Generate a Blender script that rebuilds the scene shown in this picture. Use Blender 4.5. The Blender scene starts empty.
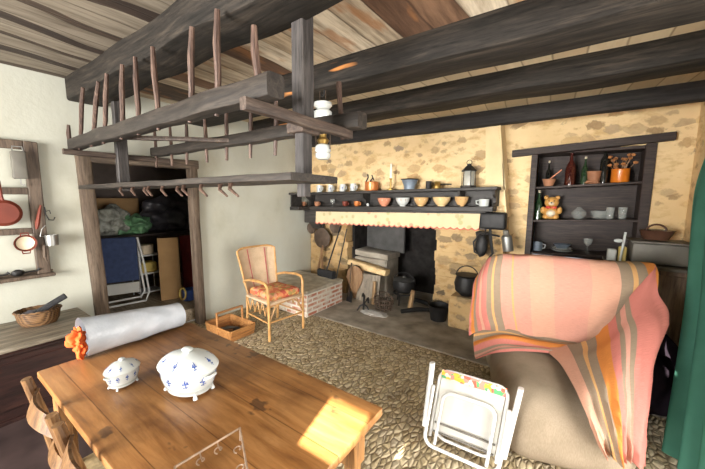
import bpy, bmesh, math, random
from mathutils import Vector, Matrix, Euler, noise
random.seed(7)
SC = bpy.context.scene
COL = SC.collection
PI = math.pi
V = Vector

# ------------------------------------------------------------------ camera
FPX, TH, RO, VPX, CAMH = 312.0, math.radians(6.8), math.radians(0.5), 570.0, 1.6
YAW = math.atan((VPX - 352.5) / FPX * math.cos(TH))
_F = V((-math.sin(YAW), math.cos(YAW), 0)); _Rt = V((math.cos(YAW), math.sin(YAW), 0)); _U = V((0, 0, 1))
FW = _F * math.cos(TH) - _U * math.sin(TH); _up = _U * math.cos(TH) + _F * math.sin(TH)
CR = _Rt * math.cos(RO) + _up * math.sin(RO); CU = _up * math.cos(RO) - _Rt * math.sin(RO)
CC = V((0, 0, CAMH))
def at(px, py, **k):
    """room point seen at a photo pixel on the plane x=, y= or z="""
    d = CR * ((px - 352.5) / FPX) - CU * ((py - 234.5) / FPX) + FW
    (ax, v), = k.items(); i = 'xyz'.index(ax)
    return CC + d * ((v - CC[i]) / d[i])
cd = bpy.data.cameras.new('camera'); cam = bpy.data.objects.new('camera', cd); COL.objects.link(cam)
cd.sensor_width = 36; cd.lens = FPX * 36 / 705; cd.clip_start = 0.02
cam.matrix_world = Matrix(((CR.x, CU.x, -FW.x, 0), (CR.y, CU.y, -FW.y, 0), (CR.z, CU.z, -FW.z, CAMH), (0, 0, 0, 1)))
SC.camera = cam

# ------------------------------------------------------------------ materials
def newmat(name):
    m = bpy.data.materials.new(name); m.use_nodes = True
    nt = m.node_tree; b = nt.nodes['Principled BSDF']
    return m, nt, b
def N(nt, t, **k):
    n = nt.nodes.new(t)
    for a, v in k.items():
        if a in n.inputs: n.inputs[a].default_value = v
        else: setattr(n, a, v)
    return n
def ramp(nt, fac, stops, interp='LINEAR'):
    r = nt.nodes.new('ShaderNodeValToRGB'); r.color_ramp.interpolation = interp
    e = r.color_ramp.elements
    while len(e) > 1: e.remove(e[-1])
    e[0].position = stops[0][0]; e[0].color = (*stops[0][1], 1)
    for p, c in stops[1:]:
        q = e.new(p); q.color = (*c, 1)
    nt.links.new(fac, r.inputs[0]); return r
def coords(nt, scale=(1, 1, 1), out='Object', rot=(0, 0, 0)):
    tc = nt.nodes.new('ShaderNodeTexCoord'); mp = nt.nodes.new('ShaderNodeMapping')
    mp.inputs['Scale'].default_value = scale; mp.inputs['Rotation'].default_value = rot
    nt.links.new(tc.outputs[out], mp.inputs[0]); return mp.outputs[0]
def bump(nt, b, h, strength=.3, dist=.01):
    bp = nt.nodes.new('ShaderNodeBump'); bp.inputs['Strength'].default_value = strength; bp.inputs['Distance'].default_value = dist
    nt.links.new(h, bp.inputs['Height']); nt.links.new(bp.outputs[0], b.inputs['Normal'])
def math_(nt, op, a, b=None, c=None):
    n = nt.nodes.new('ShaderNodeMath'); n.operation = op
    for i, v in enumerate((a, b, c)):
        if v is None: continue
        if isinstance(v, (int, float)): n.inputs[i].default_value = v
        else: nt.links.new(v, n.inputs[i])
    return n.outputs[0]
def mix(nt, fac, a, b, mode='MIX'):
    n = nt.nodes.new('ShaderNodeMix'); n.data_type = 'RGBA'; n.blend_type = mode
    for s, v in ((n.inputs[0], fac), (n.inputs[6], a), (n.inputs[7], b)):
        if isinstance(v, (int, float)): s.default_value = v
        elif isinstance(v, tuple): s.default_value = (*v, 1)
        else: nt.links.new(v, s)
    return n.outputs[2]
def mat(name, col, rough=.6, metal=0., var=.15, scale=8., bmp=.1, spec=.5, emit=None):
    m, nt, b = newmat(name)
    nz = N(nt, 'ShaderNodeTexNoise', Scale=scale, Detail=4.); nt.links.new(coords(nt), nz.inputs['Vector'])
    c0 = tuple(max(0, c * (1 - var)) for c in col); c1 = tuple(min(1, c * (1 + var)) for c in col)
    r = ramp(nt, nz.outputs['Fac'], [(.3, c0), (.7, c1)])
    nt.links.new(r.outputs[0], b.inputs['Base Color'])
    b.inputs['Roughness'].default_value = rough; b.inputs['Metallic'].default_value = metal
    b.inputs['Specular IOR Level'].default_value = spec
    if bmp: bump(nt, b, nz.outputs['Fac'], bmp, .005)
    return m
def wood(name, dark, mid, light, axis='x', scale=1., rough=.6, knots=None, bmp=.25, spec=.4):
    m, nt, b = newmat(name)
    s = [14 * scale] * 3; s['xyz'.index(axis)] = 1.3 * scale
    co = coords(nt, tuple(s))
    nz = N(nt, 'ShaderNodeTexNoise', Scale=1.6, Detail=6., Roughness=.65, Distortion=.6); nt.links.new(co, nz.inputs['Vector'])
    r = ramp(nt, nz.outputs['Fac'], [(.3, dark), (.5, mid), (.72, light)])
    n3 = N(nt, 'ShaderNodeTexNoise', Scale=5.5, Detail=5., Roughness=.7); nt.links.new(co, n3.inputs['Vector'])
    r3 = ramp(nt, n3.outputs['Fac'], [(.33, (.5, .47, .45)), (.5, (1, 1, 1)), (.7, (1.3, 1.28, 1.25))])
    out = mix(nt, 1., r.outputs[0], r3.outputs[0], 'MULTIPLY')
    if knots:
        n2 = N(nt, 'ShaderNodeTexNoise', Scale=knots[1], Detail=3.)
        s2 = [7.] * 3; s2['xyz'.index(axis)] = .9
        nt.links.new(coords(nt, tuple(s2)), n2.inputs['Vector'])
        k = ramp(nt, n2.outputs['Fac'], [(knots[2], (0, 0, 0)), (knots[2] + .03, (1, 1, 1))])
        out = mix(nt, k.outputs[0], out, knots[0])
    nt.links.new(out, b.inputs['Base Color']); b.inputs['Roughness'].default_value = rough
    b.inputs['Specular IOR Level'].default_value = spec
    bump(nt, b, nz.outputs['Fac'], bmp, .006)
    return m
def glass(name, col, rough=.05, alpha=.35):
    m, nt, b = newmat(name)
    b.inputs['Base Color'].default_value = (*col, 1); b.inputs['Roughness'].default_value = rough
    b.inputs['Alpha'].default_value = alpha; b.inputs['Specular IOR Level'].default_value = .8
    return m
def masonry(name, mortar, stones, sc=(4.2, 4.2, 7.5), cover=.5):
    m, nt, b = newmat(name)
    co = coords(nt, sc)
    nz = N(nt, 'ShaderNodeTexNoise', Scale=1.1, Detail=3.); nt.links.new(co, nz.inputs['Vector'])
    wob = mix(nt, .22, co, nz.outputs['Color'], 'ADD')
    vo = N(nt, 'ShaderNodeTexVoronoi', Scale=1., Randomness=1.); nt.links.new(wob, vo.inputs['Vector'])
    sep = nt.nodes.new('ShaderNodeSeparateColor'); nt.links.new(vo.outputs['Color'], sep.inputs[0])
    fine = N(nt, 'ShaderNodeTexNoise', Scale=26., Detail=5.); nt.links.new(coords(nt), fine.inputs['Vector'])
    # stone shows where the cell's distance is under a per stone random size
    size = math_(nt, 'MULTIPLY_ADD', sep.outputs[0], .55, cover - .38)
    d = math_(nt, 'SUBTRACT', size, vo.outputs['Distance'])
    d2 = math_(nt, 'ADD', d, math_(nt, 'MULTIPLY_ADD', fine.outputs['Fac'], .75, -.375))
    op = math_(nt, 'MULTIPLY_ADD', sep.outputs[2], .4, .6)
    mk = ramp(nt, d2, [(.0, (0, 0, 0)), (.16, (1, 1, 1))])
    st = ramp(nt, sep.outputs[1], [(i / (len(stones) - 1), c) for i, c in enumerate(stones)])
    stc = mix(nt, .35, st.outputs[0], fine.outputs['Fac'], 'OVERLAY')
    big = N(nt, 'ShaderNodeTexNoise', Scale=1.3, Detail=5.); nt.links.new(coords(nt), big.inputs['Vector'])
    mo = ramp(nt, big.outputs['Fac'], [(.3, (mortar[0] * .8, mortar[1] * .74, mortar[2] * .66)), (.62, mortar)])
    sk = N(nt, 'ShaderNodeTexNoise', Scale=2.2, Detail=6., Roughness=.7); nt.links.new(coords(nt, (2.2, 2.2, 4.4)), sk.inputs['Vector'])
    skr = ramp(nt, sk.outputs['Fac'], [(.5, (0, 0, 0)), (.68, (.75, .75, .75))])
    moc = mix(nt, skr.outputs[0], mo.outputs[0], (mortar[0] * .62, mortar[1] * .5, mortar[2] * .36))
    nt.links.new(mix(nt, math_(nt, 'MULTIPLY', mk.outputs[0], op), moc, stc), b.inputs['Base Color'])
    b.inputs['Roughness'].default_value = .9; b.inputs['Specular IOR Level'].default_value = .15
    h = math_(nt, 'ADD', math_(nt, 'MULTIPLY', mk.outputs[0], .5), math_(nt, 'MULTIPLY', fine.outputs['Fac'], .5))
    bump(nt, b, h, .5, .02)
    return m
M = {}
M['plaster'] = None
def plaster():
    m, nt, b = newmat('white_plaster')
    n1 = N(nt, 'ShaderNodeTexNoise', Scale=1.1, Detail=6., Roughness=.6); nt.links.new(coords(nt, (1, 1, .8)), n1.inputs['Vector'])
    n2 = N(nt, 'ShaderNodeTexNoise', Scale=30., Detail=4.); nt.links.new(coords(nt), n2.inputs['Vector'])
    r = ramp(nt, n1.outputs['Fac'], [(.28, (.36, .34, .265)), (.46, (.465, .46, .39)), (.7, (.52, .525, .46))])
    nt.links.new(r.outputs[0], b.inputs['Base Color']); b.inputs['Roughness'].default_value = .9
    b.inputs['Specular IOR Level'].default_value = .15
    bump(nt, b, mix(nt, .3, n1.outputs['Fac'], n2.outputs['Fac']), .35, .015); return m
M['plaster'] = plaster()
M['stone'] = masonry('cream_mortared_stone', (.80, .61, .35), [(.30, .20, .11), (.50, .32, .15), (.38, .27, .17), (.60, .40, .19), (.27, .20, .14)], (5.6, 5.6, 9.5), .50)
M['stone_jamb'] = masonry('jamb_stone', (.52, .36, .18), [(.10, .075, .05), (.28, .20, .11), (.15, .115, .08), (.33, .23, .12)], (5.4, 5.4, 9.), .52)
M['hoodplaster'] = mat('cream_yellow_plaster', (.74, .58, .34), .9, var=.12, scale=4, bmp=.3, spec=.15)
M['soot'] = mat('soot_blackened_stone', (.02, .018, .017), .95, var=.4, scale=9, bmp=.6, spec=.1)
M['slab'] = mat('grey_hearth_slab', (.30, .265, .215), .85, var=.35, scale=5, bmp=.3, spec=.2)
def cobble():
    m, nt, b = newmat('cobbled_floor')
    co = coords(nt, (30, 15, 9), rot=(0, 0, math.radians(14)))
    nz = N(nt, 'ShaderNodeTexNoise', Scale=.35, Detail=2.); nt.links.new(co, nz.inputs['Vector'])
    w = mix(nt, .8, co, nz.outputs['Color'], 'ADD')
    v1 = N(nt, 'ShaderNodeTexVoronoi', Scale=1.); v1.feature = 'DISTANCE_TO_EDGE'; nt.links.new(w, v1.inputs['Vector'])
    v2 = N(nt, 'ShaderNodeTexVoronoi', Scale=1.); nt.links.new(w, v2.inputs['Vector'])
    sep = nt.nodes.new('ShaderNodeSeparateColor'); nt.links.new(v2.outputs['Color'], sep.inputs[0])
    c = ramp(nt, sep.outputs[0], [(0, (.34, .265, .15)), (.4, (.50, .40, .24)), (.75, (.57, .475, .31)), (1, (.42, .345, .235))])
    e = ramp(nt, v1.outputs['Distance'], [(.02, (.5, .47, .44)), (.15, (1, 1, 1))])
    col = mix(nt, 1., c.outputs[0], e.outputs[0], 'MULTIPLY')
    nt.links.new(col, b.inputs['Base Color']); b.inputs['Roughness'].default_value = .75
    b.inputs['Specular IOR Level'].default_value = .3
    h = ramp(nt, v1.outputs['Distance'], [(0, (0, 0, 0)), (.14, (.6, .6, .6)), (.35, (1, 1, 1))])
    f = N(nt, 'ShaderNodeTexNoise', Scale=60., Detail=3.); nt.links.new(coords(nt), f.inputs['Vector'])
    bump(nt, b, mix(nt, .15, h.outputs[0], f.outputs['Fac']), .8, .018); return m
M['cobble'] = cobble()
M['floorshade'] = mat('purple_brown_floor_shade', (.05, .032, .030), .6, var=.4, scale=4, bmp=.2, spec=.3)  # floor shade put into the colour
def boards():
    m, nt, b = newmat('old_ceiling_boards')
    tc = nt.nodes.new('ShaderNodeTexCoord'); sp = nt.nodes.new('ShaderNodeSeparateXYZ'); nt.links.new(tc.outputs['Object'], sp.inputs[0])
    bay = math_(nt, 'FLOOR', math_(nt, 'DIVIDE', math_(nt, 'ADD', sp.outputs[1], 1.0), 2.05))
    xs = math_(nt, 'MULTIPLY', math_(nt, 'ADD', sp.outputs[0], math_(nt, 'MULTIPLY', bay, .07)), 5.0)
    wav = N(nt, 'ShaderNodeTexNoise', Scale=.8, Detail=2.); nt.links.new(tc.outputs['Object'], wav.inputs['Vector'])
    xs = math_(nt, 'ADD', xs, math_(nt, 'MULTIPLY', wav.outputs['Fac'], .9))
    idx = math_(nt, 'FLOOR', xs); fr = math_(nt, 'FRACT', xs)
    cmb = nt.nodes.new('ShaderNodeCombineXYZ'); nt.links.new(idx, cmb.inputs[0]); nt.links.new(bay, cmb.inputs[1])
    wn = N(nt, 'ShaderNodeTexWhiteNoise'); wn.noise_dimensions = '3D'; nt.links.new(cmb.outputs[0], wn.inputs['Vector'])
    c = ramp(nt, wn.outputs['Value'], [(0, (.08, .048, .03)), (.12, (.42, .35, .255)), (.36, (.19, .11, .065)), (.48, (.56, .49, .375)), (.7, (.12, .065, .038)), (.8, (.48, .39, .27))], 'CONSTANT')
    st = N(nt, 'ShaderNodeTexNoise', Scale=1.8, Detail=6., Roughness=.65); nt.links.new(coords(nt, (12, 1.2, 6)), st.inputs['Vector'])
    sr = ramp(nt, st.outputs['Fac'], [(.3, (.45, .40, .36)), (.62, (1.15, 1.12, 1.1))])
    col = mix(nt, 1., c.outputs[0], sr.outputs[0], 'MULTIPLY')
    ru = N(nt, 'ShaderNodeTexNoise', Scale=2.4, Detail=4.); nt.links.new(coords(nt, (3, 1, 3)), ru.inputs['Vector'])
    rr = ramp(nt, ru.outputs['Fac'], [(.56, (0, 0, 0)), (.66, (.7, .7, .7))])
    col = mix(nt, rr.outputs[0], col, (.30, .13, .045))
    bay_tone = ramp(nt, math_(nt, 'MULTIPLY', sp.outputs[1], .25), [(0, (.30, .30, .30)), (.265, (0, 0, 0)), (.53, (.72, .72, .72))], 'CONSTANT')  # board colour by bay: greyer at the front, cream past the middle beam
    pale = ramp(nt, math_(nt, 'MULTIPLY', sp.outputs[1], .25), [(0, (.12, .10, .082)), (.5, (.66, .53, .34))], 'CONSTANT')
    col = mix(nt, bay_tone.outputs[0], col, pale.outputs[0])
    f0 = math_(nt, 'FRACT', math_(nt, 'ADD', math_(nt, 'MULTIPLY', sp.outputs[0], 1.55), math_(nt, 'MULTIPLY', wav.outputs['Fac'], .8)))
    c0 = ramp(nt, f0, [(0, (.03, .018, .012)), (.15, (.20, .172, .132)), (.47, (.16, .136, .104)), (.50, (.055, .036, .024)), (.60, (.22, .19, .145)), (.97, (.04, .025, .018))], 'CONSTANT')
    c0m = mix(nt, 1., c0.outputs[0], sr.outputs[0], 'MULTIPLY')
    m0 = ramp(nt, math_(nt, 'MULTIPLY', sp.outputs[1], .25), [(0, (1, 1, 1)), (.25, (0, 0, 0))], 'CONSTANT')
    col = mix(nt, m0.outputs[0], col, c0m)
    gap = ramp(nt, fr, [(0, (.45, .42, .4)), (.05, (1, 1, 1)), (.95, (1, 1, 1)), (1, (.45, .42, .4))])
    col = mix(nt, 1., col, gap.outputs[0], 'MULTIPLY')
    nt.links.new(col, b.inputs['Base Color']); b.inputs['Roughness'].default_value = .7
    bump(nt, b, mix(nt, .5, gap.outputs[0], st.outputs['Fac']), .4, .02); return m
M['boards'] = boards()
M['beam'] = wood('dark_beam_wood', (.009, .008, .0065), (.021, .0175, .0145), (.052, .041, .031), 'x', 1.0, .75, ((.48, .20, .06), 1.0, .685), .5, .2)
M['plate_wood'] = wood('black_wall_plate_wood', (.012, .010, .010), (.023, .020, .019), (.042, .036, .032), 'x', .8, .85)
M['rack'] = wood('grey_rack_wood', (.011, .008, .0065), (.025, .0195, .0155), (.060, .047, .037), 'x', 1.4, .6)
M['rackz'] = wood('grey_post_wood', (.022, .019, .018), (.048, .042, .040), (.088, .077, .07), 'z', 1.4, .6)
M['peg'] = wood('peg_wood', (.030, .016, .012), (.075, .042, .030), (.18, .115, .085), 'z', 2., .55)
M['rack_brown'] = wood('brown_crosspiece_wood', (.026, .016, .012), (.062, .042, .032), (.125, .092, .07), 'y', 1.8, .6)
def tablewood():
    m, nt, b = newmat('worn_orange_table_wood')
    tc = nt.nodes.new('ShaderNodeTexCoord'); sp = nt.nodes.new('ShaderNodeSeparateXYZ'); nt.links.new(tc.outputs['Object'], sp.inputs[0])
    ys = math_(nt, 'MULTIPLY', math_(nt, 'ADD', sp.outputs[1], 4.37), 5.4)
    idx = math_(nt, 'FLOOR', ys); fr = math_(nt, 'FRACT', ys)
    wn = N(nt, 'ShaderNodeTexWhiteNoise'); wn.noise_dimensions = '1D'; nt.links.new(idx, wn.inputs['W'])
    st = N(nt, 'ShaderNodeTexNoise', Scale=2., Detail=7., Roughness=.62, Distortion=.5)
    nt.links.new(coords(nt, (1.4, 13, 8)), st.inputs['Vector'])
    c = ramp(nt, st.outputs['Fac'], [(.25, (.13, .050, .015)), (.45, (.28, .122, .036)), (.7, (.43, .215, .075))])
    tone = ramp(nt, wn.outputs['Value'], [(0, (.82, .82, .82)), (1, (1.1, 1.08, 1.05))])
    col = mix(nt, 1., c.outputs[0], tone.outputs[0], 'MULTIPLY')
    bl = N(nt, 'ShaderNodeTexNoise', Scale=3.2, Detail=5., Roughness=.6); nt.links.new(coords(nt), bl.inputs['Vector'])
    br = ramp(nt, bl.outputs['Fac'], [(.25, (.52, .45, .38)), (.5, (1, 1, 1)), (.75, (1.15, 1.1, 1.05))])
    col = mix(nt, 1., col, br.outputs[0], 'MULTIPLY')
    sp_ = N(nt, 'ShaderNodeTexNoise', Scale=11., Detail=3.); nt.links.new(coords(nt, (.7, 1, 1)), sp_.inputs['Vector'])
    sk = ramp(nt, sp_.outputs['Fac'], [(.66, (0, 0, 0)), (.70, (.75, .75, .75))])
    col = mix(nt, sk.outputs[0], col, (.07, .035, .018))
    gap = ramp(nt, fr, [(0, (.35, .3, .27)), (.014, (1, 1, 1)), (.986, (1, 1, 1)), (1, (.35, .3, .27))])
    col = mix(nt, 1., col, gap.outputs[0], 'MULTIPLY')
    nt.links.new(col, b.inputs['Base Color'])
    rg = ramp(nt, bl.outputs['Fac'], [(.3, (.5, .5, .5)), (.7, (.3, .3, .3))]); nt.links.new(rg.outputs[0], b.inputs['Roughness'])
    bump(nt, b, mix(nt, .6, gap.outputs[0], st.outputs['Fac']), .25, .006); return m
M['tabletop'] = tablewood()
M['tablewood'] = wood('table_frame_wood', (.16, .07, .022), (.28, .135, .045), (.38, .20, .07), 'z', 1., .5)
M['tablewoodx'] = wood('table_rail_wood', (.16, .07, .022), (.28, .135, .045), (.38, .20, .07), 'x', 1., .5)
M['chairwood'] = wood('honey_chair_wood', (.07, .030, .010), (.135, .066, .024), (.23, .125, .052), 'z', 1.4, .45)
M['rush'] = mat('rush_seat', (.30, .22, .11), .8, var=.3, scale=40, bmp=.5)
M['chest'] = wood('dark_red_chest_wood', (.012, .005, .004), (.028, .010, .008), (.05, .019, .013), 'y', 1., .5)
M['chesttop'] = wood('worn_grey_chest_top', (.14, .115, .085), (.27, .23, .175), (.40, .36, .29), 'y', 1., .6)
M['jambwood'] = wood('weathered_door_frame_wood', (.05, .032, .021), (.095, .066, .045), (.155, .115, .082), 'z', 1., .75)
M['jambwoody'] = wood('weathered_lintel_wood', (.055, .038, .027), (.10, .073, .053), (.16, .125, .09), 'y', 1., .75)
M['framewood'] = wood('brown_wall_rack_wood', (.055, .036, .026), (.105, .074, .053), (.17, .125, .09), 'z', 1., .6)
M['darkwood'] = wood('dark_cupboard_wood', (.018, .011, .009), (.035, .022, .018), (.06, .04, .032), 'x', 1., .6)
M['mantelwood'] = wood('blackened_mantel_wood', (.02, .018, .017), (.035, .031, .028), (.06, .052, .045), 'x', 1., .55)
M['cabwood'] = wood('grey_brown_cabinet_wood', (.10, .065, .045), (.17, .115, .08), (.25, .18, .13), 'z', .8, .6)
M['whiteglaze'] = mat('white_glazed_faience', (.54, .56, .54), .12, var=.04, scale=5, bmp=0)
M['blueglaze'] = mat('cobalt_blue_motif', (.06, .10, .30), .2, var=.3, scale=60, bmp=0)
M['greyglaze'] = mat('grey_glaze_line', (.40, .42, .40), .2, var=.1, scale=30, bmp=0)
M['iron'] = mat('black_iron', (.022, .021, .021), .55, .5, .3, 14, .3)
M['greyiron'] = mat('sooty_grey_iron_plate', (.06, .058, .055), .7, .2, .3, 6, .3)
M['rustiron'] = mat('brown_iron', (.09, .06, .042), .6, .5, .3, 14, .3)
M['steel'] = mat('dull_aluminium', (.30, .295, .28), .42, .8, .12, 9, .05)
M['wire'] = mat('rusty_grey_wire', (.40, .29, .21), .45, .5, .3, 30, .1)
M['redenamel'] = mat('red_brown_enamel', (.15, .026, .012), .55, .1, .2, 6, 0)
M['cream'] = mat('cream_glaze', (.66, .55, .40), .4, var=.08, scale=8, bmp=0)
M['wicker'] = None
def weave(name, c0, c1, sx=90, rot=0.7):
    m, nt, b = newmat(name)
    co = coords(nt)
    w1 = N(nt, 'ShaderNodeTexWave', Scale=sx / 6.3); w1.bands_direction = 'Z'; nt.links.new(co, w1.inputs['Vector'])
    w2 = N(nt, 'ShaderNodeTexWave', Scale=sx / 6.3); w2.bands_direction = 'Y'; nt.links.new(co, w2.inputs['Vector'])
    mu = mix(nt, .5, w1.outputs['Fac'], w2.outputs['Fac'])
    nz = N(nt, 'ShaderNodeTexNoise', Scale=12.); nt.links.new(co, nz.inputs['Vector'])
    r = ramp(nt, mix(nt, .45, mu, nz.outputs['Fac']), [(.3, c0), (.62, c1)])
    nt.links.new(r.outputs[0], b.inputs['Base Color']); b.inputs['Roughness'].default_value = .6
    bump(nt, b, mu, .6, .006); return m
M['wicker'] = weave('woven_cane', (.40, .27, .155), (.66, .49, .33), 190)
M['basket'] = weave('brown_basket_weave', (.05, .022, .008), (.19, .098, .038), 130)
M['cane'] = mat('golden_cane', (.46, .25, .09), .35, var=.25, scale=14, bmp=.1)
M['pinkcane'] = mat('pink_dyed_cane', (.42, .10, .09), .6, var=.2, scale=30, bmp=.2)
def floral(name, cols, sc):
    m, nt, b = newmat(name)
    vo = N(nt, 'ShaderNodeTexVoronoi', Scale=sc); nt.links.new(coords(nt), vo.inputs['Vector'])
    sep = nt.nodes.new('ShaderNodeSeparateColor'); nt.links.new(vo.outputs['Color'], sep.inputs[0])
    k = len(cols)
    r = ramp(nt, sep.outputs[0], [(i / k, c) for i, c in enumerate(cols)], 'CONSTANT')
    nt.links.new(r.outputs[0], b.inputs['Base Color']); b.inputs['Roughness'].default_value = .85; return m
M['cushion'] = floral('orange_patterned_cushion_cloth', [(.52, .13, .05), (.62, .22, .09), (.66, .38, .12), (.50, .08, .05), (.62, .28, .16), (.35, .25, .08)], 26)
M['floralband'] = floral('bright_floral_cloth', [(.75, .12, .08), (.8, .75, .6), (.8, .45, .05), (.10, .35, .15), (.8, .25, .2)], 40)
def brickmat():
    m, nt, b = newmat('white_mortared_red_brick')
    co = coords(nt, rot=(PI / 2, 0, 0))
    tc = nt.nodes.new('ShaderNodeTexCoord'); sp = nt.nodes.new('ShaderNodeSeparateXYZ'); nt.links.new(tc.outputs['Object'], sp.inputs[0])
    cmb = nt.nodes.new('ShaderNodeCombineXYZ'); nt.links.new(math_(nt, 'ADD', sp.outputs[0], sp.outputs[1]), cmb.inputs[0]); nt.links.new(sp.outputs[2], cmb.inputs[1])
    br = N(nt, 'ShaderNodeTexBrick', Scale=1.); nt.links.new(cmb.outputs[0], br.inputs['Vector'])
    for k, v in (('Color1', (.40, .13, .075, 1)), ('Color2', (.56, .26, .17, 1)), ('Mortar', (.70, .66, .58, 1)), ('Mortar Size', .016), ('Brick Width', .20), ('Row Height', .062), ('Mortar Smooth', .4), ('Bias', .1)):
        br.inputs[k].default_value = v
    nz = N(nt, 'ShaderNodeTexNoise', Scale=9., Detail=5.); nt.links.new(tc.outputs['Object'], nz.inputs['Vector'])
    k = ramp(nt, nz.outputs['Fac'], [(.42, (0, 0, 0)), (.62, (.9, .9, .9))])
    nt.links.new(mix(nt, k.outputs[0], br.outputs['Color'], (.66, .60, .50)), b.inputs['Base Color']); b.inputs['Roughness'].default_value = .9
    bump(nt, b, br.outputs['Fac'], -.4, .01); return m
M['brick'] = brickmat()
M['benchtop'] = mat('dusty_stone_top', (.44, .395, .31), .9, var=.3, scale=9, bmp=.5)
M['trug'] = wood('orange_trug_wood', (.22, .09, .03), (.36, .16, .05), (.48, .25, .09), 'y', 1.2, .5)
M['plastic'] = None
def plastic():
    m, nt, b = newmat('white_bubble_wrap')
    vo = N(nt, 'ShaderNodeTexVoronoi', Scale=75.); nt.links.new(coords(nt), vo.inputs['Vector'])
    nz = N(nt, 'ShaderNodeTexNoise', Scale=7., Detail=5.); nt.links.new(coords(nt), nz.inputs['Vector'])
    r = ramp(nt, nz.outputs['Fac'], [(.3, (.38, .41, .45)), (.7, (.60, .62, .66))]); nt.links.new(r.outputs[0], b.inputs['Base Color'])
    b.inputs['Roughness'].default_value = .3
    bump(nt, b, mix(nt, .5, vo.outputs['Distance'], nz.outputs['Fac']), .25, .006); return m
M['plastic'] = plastic()
M['orange'] = mat('bright_orange_cloth', (.70, .11, .012), .8, var=.15, scale=10, bmp=.2)
M['bluecloth'] = mat('navy_blue_canvas', (.035, .055, .13), .85, var=.2, scale=20, bmp=.2)
M['whitepaint'] = mat('white_painted_metal', (.70, .70, .69), .3, var=.03, scale=8, bmp=0)
M['whitecloth'] = mat('white_lining_cloth', (.56, .55, .51), .9, var=.06, scale=5, bmp=.2)
M['cardboard'] = mat('tan_cardboard', (.34, .20, .085), .85, var=.12, scale=5, bmp=.05)
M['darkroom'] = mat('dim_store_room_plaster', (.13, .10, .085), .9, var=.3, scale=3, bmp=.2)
M['storefloor'] = wood('store_room_floor_boards', (.20, .15, .10), (.32, .25, .17), (.42, .34, .25), 'x', .8, .7)
M['clearbag'] = mat('crumpled_clear_plastic', (.36, .36, .31), .25, var=.45, scale=16, bmp=.8)
M['greenbag'] = mat('green_plastic_bag', (.14, .30, .15), .4, var=.4, scale=12, bmp=.6)
M['greybag'] = mat('dark_grey_plastic_bag', (.07, .065, .075), .35, var=.4, scale=12, bmp=.8)
M['redcloth'] = mat('dark_red_cloth', (.22, .03, .03), .9, var=.2, scale=14, bmp=.3)
M['bluepl'] = mat('blue_plastic', (.03, .06, .20), .35, var=.1, scale=8, bmp=0)
M['yellow'] = mat('yellow_plastic', (.60, .45, .12), .4, var=.1, scale=8, bmp=0)
M['paleblue'] = mat('pale_blue_grey_board', (.24, .27, .32), .7, var=.1, scale=5, bmp=.05)
M['terracotta'] = mat('terracotta', (.34, .15, .075), .7, var=.2, scale=14, bmp=.1)
M['orangepot'] = mat('orange_glazed_pot', (.62, .17, .015), .25, var=.12, scale=9, bmp=0)
M['copper'] = mat('orange_copper', (.55, .18, .05), .3, .3, .2, 12, .05)
M['darkglass'] = mat('dark_bottle_glass', (.012, .012, .010), .06, var=.2, bmp=0, spec=.9)
M['greenglass'] = mat('deep_green_bottle_glass', (.02, .045, .02), .06, var=.2, bmp=0, spec=.9)
M['brownglass'] = mat('red_brown_bottle_glass', (.06, .012, .008), .06, var=.2, bmp=0, spec=.9)
M['clear'] = glass('clear_glass', (.55, .58, .55), .04, .2)
M['tealglass'] = glass('greenish_grey_glass', (.40, .40, .35), .1, .6)
M['candle'] = mat('white_candle_wax', (.85, .82, .74), .5, var=.03, bmp=0)
M['brass'] = mat('aged_brass', (.42, .27, .08), .35, .8, .2, 12, .05)
M['bowl_pink'] = mat('salmon_bowl_glaze', (.62, .25, .15), .25, var=.12, bmp=0)
M['bowl_yellow'] = mat('yellow_bowl_glaze', (.68, .48, .24), .25, var=.12, bmp=0)
M['bowl_ochre'] = mat('ochre_bowl_glaze', (.58, .36, .16), .25, var=.12, bmp=0)
M['bluegrey'] = mat('blue_grey_enamel', (.18, .22, .27), .4, .2, .2, 12, .05)
M['bear'] = mat('honey_bear_glaze', (.58, .30, .08), .4, var=.15, bmp=0)
M['red'] = mat('red_glaze', (.55, .05, .03), .35, var=.1, bmp=0)
M['taupe'] = None
def fabric(name, c0, c1, sc=240):
    m, nt, b = newmat(name)
    nz = N(nt, 'ShaderNodeTexNoise', Scale=5., Detail=6.); nt.links.new(coords(nt), nz.inputs['Vector'])
    w = N(nt, 'ShaderNodeTexNoise', Scale=sc, Detail=2.); nt.links.new(coords(nt, (1, 1, .2)), w.inputs['Vector'])
    r = ramp(nt, mix(nt, .4, nz.outputs['Fac'], w.outputs['Fac']), [(.35, c0), (.65, c1)]); nt.links.new(r.outputs[0], b.inputs['Base Color'])
    b.inputs['Roughness'].default_value = .95; b.inputs['Specular IOR Level'].default_value = .1
    bump(nt, b, w.outputs['Fac'], .2, .003); return m
M['taupe'] = fabric('taupe_woven_cover', (.21, .165, .115), (.30, .24, .175))
M['darkpurple'] = mat('dark_purple_plastic_bag', (.010, .007, .010), .9, var=.3, scale=10, bmp=.3, spec=.05)
def curtainmat():
    m, nt, b = newmat('green_curtain_cloth')
    nz = N(nt, 'ShaderNodeTexNoise', Scale=6., Detail=5.); nt.links.new(coords(nt), nz.inputs['Vector'])
    r = ramp(nt, nz.outputs['Fac'], [(.3, (.06, .20, .145)), (.7, (.09, .28, .205))]); nt.links.new(r.outputs[0], b.inputs['Base Color'])
    b.inputs['Roughness'].default_value = .8
    tr = nt.nodes.new('ShaderNodeBsdfTranslucent'); tr.inputs[0].default_value = (.09, .46, .28, 1)
    ms = nt.nodes.new('ShaderNodeMixShader'); ms.inputs[0].default_value = .4
    nt.links.new(b.outputs[0], ms.inputs[1]); nt.links.new(tr.outputs[0], ms.inputs[2]); nt.links.new(ms.outputs[0], nt.nodes['Material Output'].inputs[0])
    return m
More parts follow.
